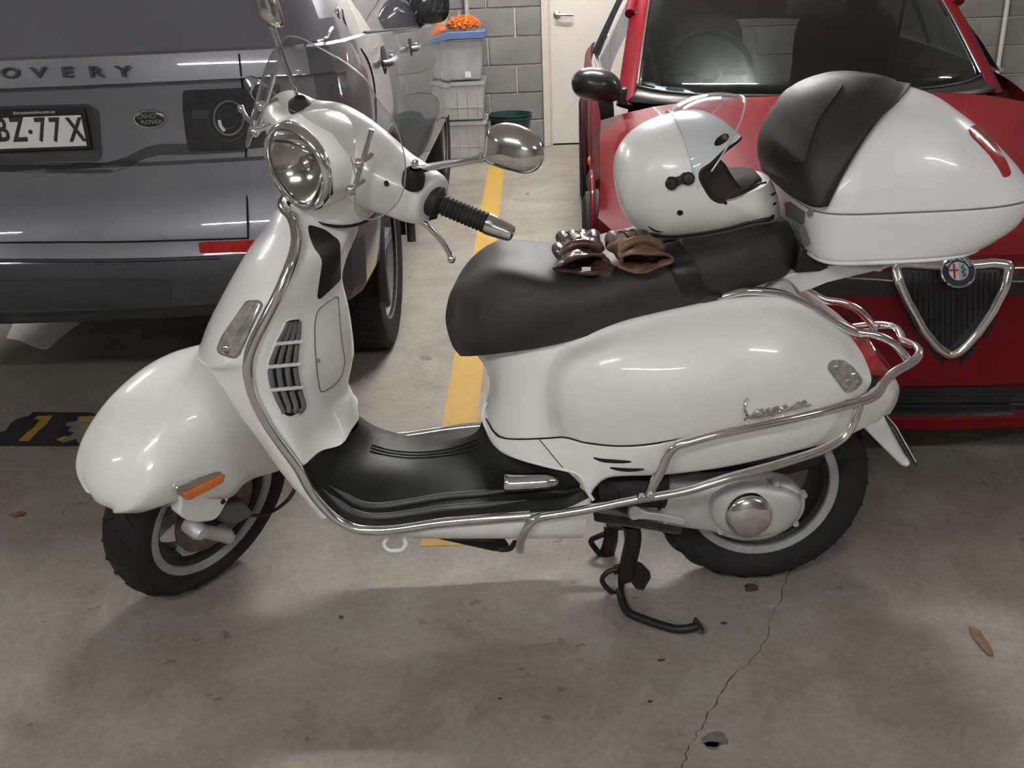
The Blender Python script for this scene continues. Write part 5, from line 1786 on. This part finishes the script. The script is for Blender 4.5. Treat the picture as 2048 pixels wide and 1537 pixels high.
# side: handles and lock badge
for (x, y, s) in ((768, 122, 1.0), (822, 95, .8)):
    hpn = hit(x, y, hull)
    rec = [hpn + BN * (.075 * s * math.cos(k / 24 * 6.283)) + Vector((0, 0, .05 * s * math.sin(k / 24 * 6.283))) for k in range(24)]
    ho = mesh_obj('door_handle', *dome_geo(rec, BX, .004, 0, 3), M['dark'], suv)
    tube('handle_bar', [hpn - BN * .11 * s + BX * .01, hpn - BN * .08 * s + BX * .03, hpn + BN * .08 * s + BX * .03, hpn + BN * .12 * s + BX * .012], .013, M['suv'], ho, n=10, res=16)
fb_ = hit(677, 29, gh)
mesh_obj('lock_badge', *dome_geo([fb_ + BN * (.028 * math.cos(k / 20 * 6.283)) + Vector((0, 0, .022 * math.sin(k / 20 * 6.283))) for k in range(20)], BX, .006, 0, 3), M['chrome'], suv)
# door mirror
mc = UB(862, 14, 3.15)
mo_ = [mc + BX * a + Vector((0, 0, b)) for a, b in ((-.10, -.06), (-.04, -.075), (.05, -.07), (.085, -.03), (.09, .04), (.07, .09), (.0, .10), (-.08, .09), (-.11, .03))]
dm = dome('door_mirror', mo_, BN, .10, .03, pbr('gloss_black', (.012, .013, .014), .12, 0, .8, var=.1, vs=5), suv, k=8, n=40, pw=2.4)
slab('mirror_stalk', [mc + BX * a + BN * .03 + Vector((0, 0, b)) for a, b in ((-.06, -.05), (-.17, -.10), (-.17, -.15), (-.02, -.07))], BN * .06, M['black'], dm, bev=.008)

# ================================================================ red car on the right (nose towards us)
YA = R(2.5)
CX0, CY0 = 1.088, .37


def K(u, v, z):
    """red car frame: u to the picture right, v to its tail"""
    return B(CX0 + u * math.cos(YA) + v * math.sin(YA), CY0 - u * math.sin(YA) + v * math.cos(YA), z)


KX = (K(1, 0, 0) - K(0, 0, 0)).normalized(); KY = (K(0, 1, 0) - K(0, 0, 0)).normalized()
alfa = empty('sedan', K(0, 2.0, 0), 'red car with a chrome triangular grille parked nose-out on the right', 'car')
DU = (0, .10, .22, .36, .52, .66, .76, .83, .865)
OFF = (0, .003, .012, .04, .10, .19, .29, .42, .58)
SR = [  # v, z, plan curvature, side drop, width factor
    (.05, .160, 1, 0, 1.0), (-.005, .175, 1, 0, 1.0), (-.012, .205, 1, 0, 1.0), (-.005, .222, 1, 0, 1), (.02, .232, 1, 0, 1), (.02, .288, 1, 0, 1), (-.005, .298, 1, 0, 1), (-.008, .40, 1, 0, 1), (.0, .505, 1, 0, 1), (.002, .515, 1, 0, 1), (.004, .575, 1, 0, 1), (.006, .585, 1, 0, 1),
    (.03, .620, 1, .02, 1), (.09, .650, 1, .05, .995), (.25, .690, .92, .09, .99), (.58, .735, .70, .10, .98), (.95, .770, .42, .10, .975), (1.30, .795, .2, .095, .97), (1.55, .812, .12, .075, .96)]
rows = []
for v, z, c, dr, wf in SR:
    r = []
    for j, (u, o_) in enumerate(zip(DU, OFF)):
        t = u / .865
        r.append((u * wf, v + o_ * c, z - dr * t ** 4 + (.006 * math.cos(t * math.pi / 2) if z > .6 else 0)))
    rows.append(r)


def symk(r):
    return [K(-u, v, z) for u, v, z in r[::-1]] + [K(u, v, z) for u, v, z in r[1:]]


vs, fs = loft([symk(r) for r in rows], 0, 0)
nose_o = mesh_obj('nose_and_bonnet', vs, fs, M['red'], alfa, sharp=0)
nose_o.data.materials.append(M['black'])
nr = len(rows[0]) * 2 - 1
nose_o.data.set_sharp_from_angle(angle=R(28))
# sides
for s in (-1, 1):
    grid = []
    edge_pts = [rows[i][-1] for i in range(13, 19)]
    top = [(e[0], e[1], e[2]) for e in edge_pts] + [(.84, 2.0, .80), (.845, 2.5, .83), (.845, 3.2, .85), (.82, 3.8, .86), (.74, 4.2, .82)]
    for (u, v, z) in top:
        ww = 0 if v < 3.9 else -.05
        grid.append([K(s * u, v, z), K(s * (.868 + ww), v + .01, z - .07), K(s * (.875 + ww), v + .01, .58), K(s * (.868 + ww), v, .40), K(s * (.845 + ww), v, .20)])
    vs, fs = loft(grid, 44, 14)
    sd = mesh_obj('body_side', vs, fs, M['red'], alfa, sharp=0)
    for av in (.95, 3.45):
        # wheel, and a dark arch
        A = axisM(K(s * .80, av, .305), KX * s)
        w = empty('wheel', A.translation); w.parent = alfa; w.matrix_parent_inverse = pinv(alfa)
        lathe('tyre', [(.20, -.08), (.26, -.095), (.295, -.085), (.303, -.04), (.303, .04), (.295, .085), (.26, .098), (.20, .085)], A, M['tyre'], w, n=48, closed=True)
        lathe('rim', [(0, .07), (.05, .07), (.08, .05), (.17, .065), (.20, .088), (.205, .08), (.19, .0)], A, M['alu'], w, n=40)
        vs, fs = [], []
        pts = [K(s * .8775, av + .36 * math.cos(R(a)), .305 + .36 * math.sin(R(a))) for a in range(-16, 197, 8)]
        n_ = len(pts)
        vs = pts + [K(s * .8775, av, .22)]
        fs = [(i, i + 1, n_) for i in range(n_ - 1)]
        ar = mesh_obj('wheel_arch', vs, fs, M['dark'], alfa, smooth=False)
        tube('arch_lip', pts, .009, M['red'], alfa, n=8, res=50)
        w.location = w.location
        for ch in (w,):
            ch.location += KX * s * .012
# cabin
WB = [(0, 1.56), (.2, 1.57), (.42, 1.63), (.58, 1.73), (.69, 1.86)]
WT = [(0, 2.42), (.2, 2.43), (.38, 2.46), (.50, 2.52), (.565, 2.60)]
zb = [.815, .815, .818, .824, .835]
zt = [1.345, 1.343, 1.335, 1.32, 1.30]


def wrow(t):
    r = []
    for (a, b, c, d) in zip(WB, WT, zb, zt):
        u = a[0] + (b[0] - a[0]) * t; v = a[1] + (b[1] - a[1]) * t
        z = c + (d - c) * t + .03 * math.sin(math.pi * t)
        r.append((u, v, z))
    return symk(r)


CGL = glassy('windscreen_glass', (.9, 1, 1), .05, .02, (.50, .53, .53))
wsn_ = [wrow(t) for t in (0, .2, .4, .6, .8, 1)]
vs, fs = loft(wsn_, 16, 24)
wsg = mods(mesh_obj('windscreen', vs, fs, CGL, alfa, sharp=0), solid=.005)
tube('windscreen_seal', wsn_[0], .007, M['black'], alfa, n=8, res=60)
# cowl panel
cow = []
for t in (0, 1):
    cow.append([a.lerp(b, t) for a, b in zip(symk([(u, v, z) for u, v, z in [(x[0], x[1], x[2]) for x in [(0, 1.50, .803), (.2, 1.51, .803), (.42, 1.56, .80), (.60, 1.64, .79), (.74, 1.80, .785)]]]), wsn_[0])])
surf('cowl_panel', cow, M['black'], alfa, nu=3, nv=30, solid=.006)
for s in (-1, 1):
    pil = [[K(s * (u + a), v + b, z + c) for a, b, c in ((-.012, -.012, .004), (.02, -.006, .006), (.055, .04, .004), (.05, .07, -.01), (.0, .04, -.02))] for (u, v, z) in [(lambda t: (.69 + (.565 - .69) * t, 1.86 + (2.60 - 1.86) * t, .835 + (1.30 - .835) * t + .03 * math.sin(math.pi * t)))(t) for t in (-.12, 0, .25, .5, .75, 1, 1.08)]]
    surf('front_pillar', pil, M['red'], alfa, nu=20, nv=16, cv=True, sharp=0)
    tr_ = [K(s * (.69 + (.565 - .69) * t - .014), 1.86 + (2.60 - 1.86) * t - .014, .835 + (1.30 - .835) * t + .03 * math.sin(math.pi * t) + .006) for t in (0, .2, .4, .6, .8, 1)]
    tube('screen_trim', tr_, .006, M['chrome'], alfa, n=8, res=30)
    # side glass, door frame
    bot_ = [(.80, 1.98, .835), (.815, 2.4, .855), (.82, 2.9, .87), (.80, 3.4, .885), (.74, 3.75, .90)]
    top_ = [(.66, 2.22, 1.08), (.60, 2.62, 1.28), (.585, 2.95, 1.315), (.58, 3.3, 1.29), (.60, 3.7, 1.12)]
    gr_ = [[K(s * (a[0] + (b[0] - a[0]) * t + .012 * math.sin(math.pi * t)), a[1] + (b[1] - a[1]) * t, a[2] + (b[2] - a[2]) * t) for t in (0, .5, 1)] for a, b in zip(bot_, top_)]
    surf('side_window', gr_, M['carglass'], alfa, nu=24, nv=8, sharp=0)
    tube('window_frame', [K(s * (b[0] + .008), b[1], b[2]) for b in top_], .014, M['black'], alfa, n=8, res=30)
    tube('window_moulding', [K(s * (b[0] + .008), b[1], b[2]) for b in bot_], .009, M['chrome'], alfa, n=8, res=30)
    tube('window_divider', [K(s * .83, 2.95, .87), K(s * .60, 2.95, 1.315)], .016, M['black'], alfa, n=8, res=2)
    top2 = [K(s * (b[0] + .03), b[1], b[2] + .012) for b in top_]
    tube('roof_rail', top2, .022, M['red'], alfa, n=10, res=30)
    # mirrors
rf = [symk([(0, 2.40, 1.355), (.25, 2.42, 1.35), (.45, 2.48, 1.335), (.575, 2.58, 1.305), (.61, 2.64, 1.28)]),
      symk([(0, 2.9, 1.40), (.25, 2.9, 1.395), (.45, 2.9, 1.375), (.57, 2.9, 1.335), (.605, 2.92, 1.31)]),
      symk([(0, 3.4, 1.37), (.25, 3.4, 1.365), (.45, 3.4, 1.345), (.56, 3.4, 1.31), (.60, 3.42, 1.28)]),
      symk([(0, 3.9, 1.12), (.25, 3.9, 1.115), (.45, 3.88, 1.10), (.58, 3.85, 1.07), (.64, 3.82, 1.05)]),
      symk([(0, 4.25, .93), (.25, 4.24, .93), (.45, 4.2, .92), (.62, 4.15, .90), (.74, 4.05, .89)])]
surf('roof', rf, M['red'], alfa, nu=24, nv=24, sharp=0)
mcr = UB(1188, 172, CY0 + 1.62)
mo_ = [UB(x, y, CY0 + 1.62) for x, y in ((1143, 170), (1146, 152), (1160, 139), (1182, 134), (1206, 137), (1226, 146), (1240, 162), (1244, 180), (1238, 196), (1222, 204), (1196, 202), (1168, 198), (1150, 187))]
MBK = pbr('satin_black', (.020, .020, .021), .28, 0, .3, var=.1, vs=5)
amir = dome('door_mirror', mo_, -KY, .075, .025, MBK, alfa, k=9, n=48, pw=2.3)
slab('mirror_foot', [UB(x, y, CY0 + 1.66) for x, y in ((1228, 190), (1238, 178), (1256, 176), (1252, 200), (1258, 216), (1240, 212))], KY * .05, MBK, amir, bev=.008)
mo2_ = [K(.86 + a, 1.62, .86 + b) for a, b in ((.02, -.05), (.05, .03), (.13, .055), (.2, .04), (.23, -.01), (.2, -.055), (.1, -.065))]
dome('door_mirror', mo2_, -KY, .07, .025, MBK, alfa, k=8, n=40, pw=2.3)
# interior
TRIM = pbr('cabin_trim', (.035, .034, .034), .7, var=.2, vs=8)
TAN = pbr('tan_seat_cloth', (.13, .085, .045), .8, var=.2, vs=12)
GRYC = pbr('grey_seat_cloth', (.10, .10, .095), .85, var=.2, vs=12)
dash = [symk([(0, 1.66, .80), (.3, 1.67, .80), (.6, 1.80, .80), (.68, 1.95, .79)]), symk([(0, 1.95, .815), (.3, 1.95, .82), (.6, 2.0, .81), (.7, 2.05, .79)]), symk([(0, 2.12, .74), (.3, 2.12, .74), (.6, 2.12, .73), (.7, 2.12, .70)]), symk([(0, 2.15, .45), (.3, 2.15, .45), (.6, 2.15, .45), (.7, 2.15, .45)])]
surf('dashboard', dash, TRIM, alfa, nu=16, nv=24, sharp=0)
for su, mt in ((-.36, GRYC), (.36, TAN)):
    so = [K(su + a, 2.75, .45 + b) for a, b in ((-.22, 0), (.22, 0), (.24, .35), (.19, .58), (-.19, .58), (-.24, .35))]
    st_ = dome('front_seat', so, -KY + Vector((0, 0, .2)), .08, .08, mt, alfa, k=5, n=40, pw=3)
    hr = [K(su + a, 2.80, 1.08 + b) for a, b in ((-.13, -.06), (.13, -.06), (.14, .06), (.09, .11), (-.09, .11), (-.14, .06))]
    dome('headrest', hr, -KY, .05, .05, mt, st_, k=5, n=32, pw=3)
    tube('seat_belt', [K(su * 1.75, 2.75, 1.15), K(su * 1.55, 2.62, .85), K(su * 1.3, 2.55, .5)], .02, pbr('belt_web', (.22, .23, .23), .7, var=.1, vs=30), alfa, n=6, res=12, flat=.2)
sw = K(-.36, 2.10, .85)
sa = (-KY + Vector((0, 0, .55))).normalized()
SM = axisM(sw, sa)
swo = tube('steering_wheel', [SM @ Vector((.18 * math.cos(k / 32 * 6.283), .18 * math.sin(k / 32 * 6.283), 0)) for k in range(32)], .0135, M['black'], alfa, n=10, res=64, closed=True)
lathe('wheel_boss', [(0, .02), (.035, .017), (.045, 0), (.04, -.03), (0, -.04)], SM, M['black'], swo, n=24)
for a in (0, math.pi, math.pi * 1.5):
    tube('wheel_spoke', [SM @ Vector((.06 * math.cos(a), .06 * math.sin(a), .005)), SM @ Vector((.175 * math.cos(a), .175 * math.sin(a), 0))], .014, M['black'], swo, n=8, res=2)
rm = UB(1634, 14, CY0 + 2.16)
rmo = [rm + KX * a + Vector((0, 0, b)) for a, b in ((-.115, -.03), (.11, -.038), (.12, .02), (.10, .035), (-.11, .035), (-.122, .0))]
rvm = dome('interior_mirror', rmo, -KY, .02, .012, pbr('mirror_housing', (.16, .18, .18), .4, var=.1, vs=9), alfa, k=5, n=36, pw=4)
tube('mirror_arm', [rm + KY * .0 + Vector((0, 0, .03)), rm - KY * .05 + Vector((0, 0, .14))], .008, M['black'], rvm, n=8, res=2)
# nose fittings
DKG = pbr('grille_black', (.010, .010, .011), .5, var=.3, vs=30)
for pl in ([(1600, 590), (1640, 572), (1700, 548), (1790, 543), (1800, 590), (1720, 592)], [(2004, 545), (2120, 547), (2120, 590), (1998, 592)]):
    decal('rubbing_strip', pl, nose_o, DKG, alfa, off=.004, inn=.004, step=14)
for pts in (((1690, 556), (1740, 558), (1790, 561)), ((2006, 562), (2060, 562), (2110, 563))):
    tube('strip_trim', [hit(x, y, nose_o, .006) for x, y in pts], .0022, M['chrome'], alfa, n=6, res=16)
ink = decal('lower_intake', [(1740, 782), (1790, 776), (1900, 774), (2000, 774), (2110, 776), (2110, 826), (2000, 832), (1900, 832), (1800, 832), (1740, 830)], nose_o, DKG, alfa, off=.003, inn=.003, step=16)
for yy in (788, 802, 816):
    tube('intake_bar', [hit(x, yy, nose_o, .004) for x in (1760, 1850, 1950, 2050, 2100)], .004, M['black'], ink, n=6, res=30)
for pl in ([(1808, 622), (1814, 622), (1840, 672), (1834, 680)], [(1853, 694), (1858, 690), (1890, 724), (1886, 732)], [(1996, 626), (1988, 632), (1966, 674), (1974, 678)], [(1956, 690), (1948, 690), (1918, 724), (1924, 732)]):
    decal('nose_slot', pl, nose_o, DKG, alfa, off=.002, inn=.003, step=6, rnd=3)
go = [(1786, 534), (1806, 530), (1830, 532), (1870, 534), (1945, 534), (1980, 530), (2012, 534), (2003, 572), (1980, 618), (1948, 664), (1918, 696), (1896, 706), (1872, 692), (1842, 656), (1815, 606), (1797, 566)]
gri = decal('grille', go, nose_o, DKG, alfa, off=.010, inn=.004, step=12, rnd=6)
gro_ = [hit(q.x, q.y, nose_o, .016) for q in rnd2(go, 8)]
tube('grille_frame', gro_, .0135, M['chrome'], gri, n=10, res=140, closed=True)
for x in range(1815, 2000, 11):
    ya = 545; yb2 = 706 - abs(x - 1896) ** 1.12 * .66
    if yb2 > ya + 12:
        tube('grille_bar', [hit(x, ya + (yb2 - 8 - ya) * t, gri, .002) for t in (0, .5, 1)], .0022, M['black'], gri, n=6, res=8)
bc, bn = hitn(1909, 549, gri)
bn = (bn + Vector((0, 0, .25))).normalized()
bc += bn * .024
BM = frameM(bc, KX, bn)


def circ(r, n=40, h=0.0):
    return [BM @ Vector((r * math.cos(k / n * 6.283185), r * math.sin(k / n * 6.283185), h)) for k in range(n)]


bad = lathe('round_badge', [(0, .004), (.030, .004), (.0385, .006), (.041, .003), (.042, -.012), (0, -.014)], BM, M['chrome'], gri, n=48)
vs, fs = lathe_geo([(.0235, .0068), (.0365, .0068), (.0365, .004), (.0235, .004)], BM, 40, True)
mesh_obj('badge_ring', vs, fs, pbr('enamel_blue', (.02, .03, .07), .2, 0, .8, var=.1, vs=30), bad)
for half_, mt in ((0, M['plate']), (1, pbr('enamel_pale_blue', (.45, .50, .54), .25, 0, .6, var=.1, vs=30))):
    pts = [BM @ Vector((.023 * math.sin(a) * (-1 if half_ == 0 else 1), .023 * math.cos(a), .0065)) for a in [math.pi * k / 16 for k in range(17)]]
    mesh_obj('badge_field', pts, [tuple(range(17))], mt, bad, smooth=False)
RDE = pbr('enamel_red', (.45, .02, .02), .3, 0, .5, var=.1, vs=30)
for c, s in (((-.0105, 0, .007), (.0045, .036, .001)), ((-.0115, 0.002, .007), (.021, .0045, .001))):
    vs, fs = box_geo(*c, *s, BM); mesh_obj('badge_cross', vs, fs, RDE, bad, smooth=False)
tube('badge_serpent', [BM @ Vector(p) for p in ((.008, -.014, .0075), (.015, -.009, .0075), (.007, -.003, .0075), (.014, .003, .0075), (.007, .009, .0075), (.012, .014, .0075))], .0017, pbr('enamel_green', (.04, .16, .09), .3, 0, .5, var=.1, vs=30), bad, n=6, res=40)
txt = 'ALFA ROMEO'
for i, ch in enumerate(txt):
    if ch == ' ':
        continue
    a = math.radians(150 - i * (120 / 9))
    c = BM @ Vector((.030 * math.cos(a), .030 * math.sin(a), .0072))
    T = BM @ Matrix.Translation((.030 * math.cos(a), .030 * math.sin(a), .0072)) @ Matrix.Rotation(a - math.pi / 2, 4, 'Z')
    vs, fs = text_geo(ch, .0115, T, .0003, .0002, .9)
    mesh_obj('badge_letter', vs, fs, M['plate'], bad, smooth=False)
# amber side repeater
rp = K(-.876, 1.42, .62)
dome('side_repeater', [rp + KY * (.035 * math.cos(k / 16 * 6.283)) + Vector((0, 0, .016 * math.sin(k / 16 * 6.283))) for k in range(16)], KX * -1, .01, 0, M['orange'], alfa, k=4, n=20)
quadbox('underbody', .35, 1.95, .75, 4.2, .17, .24, M['dark'], alfa)

# ================================================================ storage boxes by the door
CLR = pbr('clear_box_plastic', (.36, .37, .375), .35, 0, .3, spec=.5, var=.25, vs=7, bump=.1, bs=30)
CLR2 = pbr('milky_box_plastic', (.43, .43, .43), .4, 0, .2, spec=.5, var=.18, vs=9)


def tubbox(name, label, x0, x1, y0, y1, z0, z1, mat, ribs, rimc=None, group='storage boxes by the door'):
    o = empty(name, B((x0 + x1) / 2, (y0 + y1) / 2, z0), label, 'box', group)
    tp = .025
    h = z1 - z0

    def ring(z, e, r=.03):
        a0, a1, b0, b1 = x0 - e, x1 + e, y0 - e, y1 + e
        out = []
        for (cx, cy, q0) in ((a1 - r, b1 - r, 0), (a0 + r, b1 - r, 90), (a0 + r, b0 + r, 180), (a1 - r, b0 + r, 270)):
            for k in range(5):
                q = R(q0 + 90 * k / 4)
                out.append(B(cx + r * math.cos(q), cy + r * math.sin(q), z))
        return out
    rows = [ring(z0, -tp - .006), ring(z0 + .008, -tp), ring(z1 - .03, -.004), ring(z1 - .028, .004), ring(z1, .006), ring(z1 - .004, -.006), ring(z0 + .02, -tp - .005)]
    vs, fs = loft(rows, 0, 0, True, True)
    mesh_obj('tub', vs, fs, mat, o, sharp=30)
    if ribs:
        n = 7
        for k in range(n):
            x = x0 + tp + .03 + (x1 - x0 - 2 * tp - .06) * k / (n - 1)
            tube('rib', [B(x, y0 + tp - .004, z0 + .03), B(x, y0 + .008, z1 - .04)], .005, mat, o, n=6, res=2)
        tube('side_line', [B(x0 + .02, y0 + tp * .65, z0 + h * .33), B(x1 - .02, y0 + tp * .65, z0 + h * .33)], .003, mat, o, n=6, res=2)
    return o, ring


bx0, bx1 = -.80, -.262
tubbox('storage_box', 'bottom milky ribbed storage box standing on the floor beside the door', bx0, bx1, 5.33, 5.665, .002, .272, CLR2, True)
tubbox('storage_box', 'middle milky ribbed storage box of the stack beside the door', bx0, bx1, 5.33, 5.665, .274, .545, CLR2, True)
bo3, rg = tubbox('storage_box', 'tall grey clear box with blue lid on top of the stack', bx0, bx1 + .0, 5.35, 5.65, .547, .842, CLR, False)
BLU = pbr('blue_lid', (.115, .175, .36), .4, 0, .2, var=.1, vs=9)
rows = [rg(.826, .010), rg(.83, .016), rg(.872, .018), rg(.878, .010), rg(.878, -.03), rg(.872, -.04)]
vs, fs = loft(rows, 0, 0, True, True)
lab(mesh_obj('lid', vs, fs, BLU, bo3, sharp=30), 'blue clip-on lid')
lb = UB(936, 149, 5.352)
lbo = box('sticker', (0, 0, 0), (.042, .002, .042), M['plate'], bo3, M=Matrix.Translation(lb) @ Matrix.Rotation(-BETA, 4, 'Z'), bev=.0005)
lab(lbo, 'small white square sticker')
# orange duster
dz = .882
dc = UB(927, 47, 5.45); dc.z = dz
dus = empty('duster', dc, 'fluffy orange microfibre duster lying on the blue box lid', 'duster')
ORF = pbr('orange_microfibre', (.85, .24, .04), .9, var=.2, vs=30)
vs, fs = [], []
for i in range(9):
    for k in range(20):
        ph = math.pi * i / 8; q = 2 * math.pi * k / 20
        rr = 1 + .1 * math.sin(3 * q + i)
        vs.append(dc + BX * (.10 * math.sin(ph) * math.cos(q) * rr) + BN * (.075 * math.sin(ph) * math.sin(q) * rr) + Vector((0, 0, .042 - .040 * math.cos(ph))))
mesh_obj('pad', vs, gridfaces(9, 20, False, True), ORF, dus)
random.seed(5)
geo = []
for i in range(420):
    ph = math.acos(random.uniform(-.6, 1)); q = random.uniform(0, 6.283)
    nn_ = BX * (math.sin(ph) * math.cos(q)) + BN * (math.sin(ph) * math.sin(q)) + Vector((0, 0, math.cos(ph)))
    p0 = dc + BX * (.098 * math.sin(ph) * math.cos(q)) + BN * (.073 * math.sin(ph) * math.sin(q)) + Vector((0, 0, .042 + .039 * math.cos(ph)))
    p1 = p0 + nn_ * .018 + Vector((random.uniform(-.008, .008), random.uniform(-.008, .008), random.uniform(-.012, .004)))
    geo.append(tube_geo([p0, p1], .0062, 5, 0, rad=lambda t: 1 - .4 * t))
vs, fs = join(geo)
o = mesh_obj('chenille', vs, fs, ORF, dus); o['kind'] = 'stuff'
# white bag and teal cloth beside it
bg = UB(878, 40, 5.52); bg.z = .882
random.seed(4)
vs = []
for i in range(10):
    for k in range(18):
        t = i / 9; q = 2 * math.pi * k / 18
        r = (.058 * math.sin(math.pi * min(.93, t * .75 + .22))) * (1 + random.uniform(-.14, .14))
        vs.append(bg + BX * (r * math.cos(q)) + BN * (r * math.sin(q)) + Vector((0, 0, .30 * t)))
o = mesh_obj('plastic_bag', vs, gridfaces(10, 18, False, True) + [tuple(range(18))[::-1]], pbr('thin_white_plastic', (.52, .53, .53), .35, var=.25, vs=30), None)
tag(o, 'crumpled white plastic bag on the blue box lid beside the duster', 'bag')
bg2 = UB(846, 30, 5.45); bg2.z = .882
vs = []
for i in range(9):
    for k in range(18):
        t = i / 8; q = 2 * math.pi * k / 18
        r = (.055 * math.sin(math.pi * min(.95, t * .8 + .15))) * (1 + random.uniform(-.12, .12))
        vs.append(bg2 + BX * (r * math.cos(q) - .03) + BN * (r * math.sin(q)) + Vector((0, 0, .26 * t)))
o = mesh_obj('cloth_bundle', vs, gridfaces(9, 18, False, True) + [tuple(range(18))[::-1]], pbr('teal_cloth', (.03, .10, .105), .8, var=.3, vs=20), None)
tag(o, 'dark teal cloth bundle behind the car mirror on the blue lid', 'cloth')
# grey pole on the wall
pp = UB(933, 20, 5.725)
o = mesh_obj('pole', *tube_geo([Vector((pp.x, pp.y, .0)), Vector((pp.x, pp.y, 1.55))], .018, 14), pbr('grey_pole', (.36, .345, .32), .5, var=.1, vs=9), None)
tag(o, 'upright light grey pole leaning against the block wall behind the boxes', 'pole')
# dark green bucket
bk = UB(1022, 268, 5.45)
A = axisM(Vector((bk.x, bk.y, 0.0)), Vector((0, 0, 1)))
bu = empty('bucket', Vector((bk.x, bk.y, 0)), 'dark green plastic tub on the floor left of the door', 'bucket')
lathe('pail', [(0, .002), (.115, .002), (.120, .01), (.150, .285), (.158, .288), (.158, .297), (.148, .297), (.117, .015), (0, .012)], A, pbr('dark_green_plastic', (.012, .045, .040), .4, var=.2, vs=12), bu, n=36)
lathe('rim_band', [(.151, .26), (.156, .262), (.158, .275), (.153, .278)], A, bpy.data.materials['dark_green_plastic'], bu, n=36)
# wall pipe at the far right
pp = UB(2010, 40, Y1 - .03)
o = mesh_obj('wall_pipe', *tube_geo([Vector((pp.x, pp.y, .0)), Vector((pp.x, pp.y, CEIL))], .016, 14), pbr('white_pipe', (.55, .54, .52), .5, var=.1, vs=9), None)
tag(o, 'white vertical pipe fixed to the block wall above the red car', 'pipe')
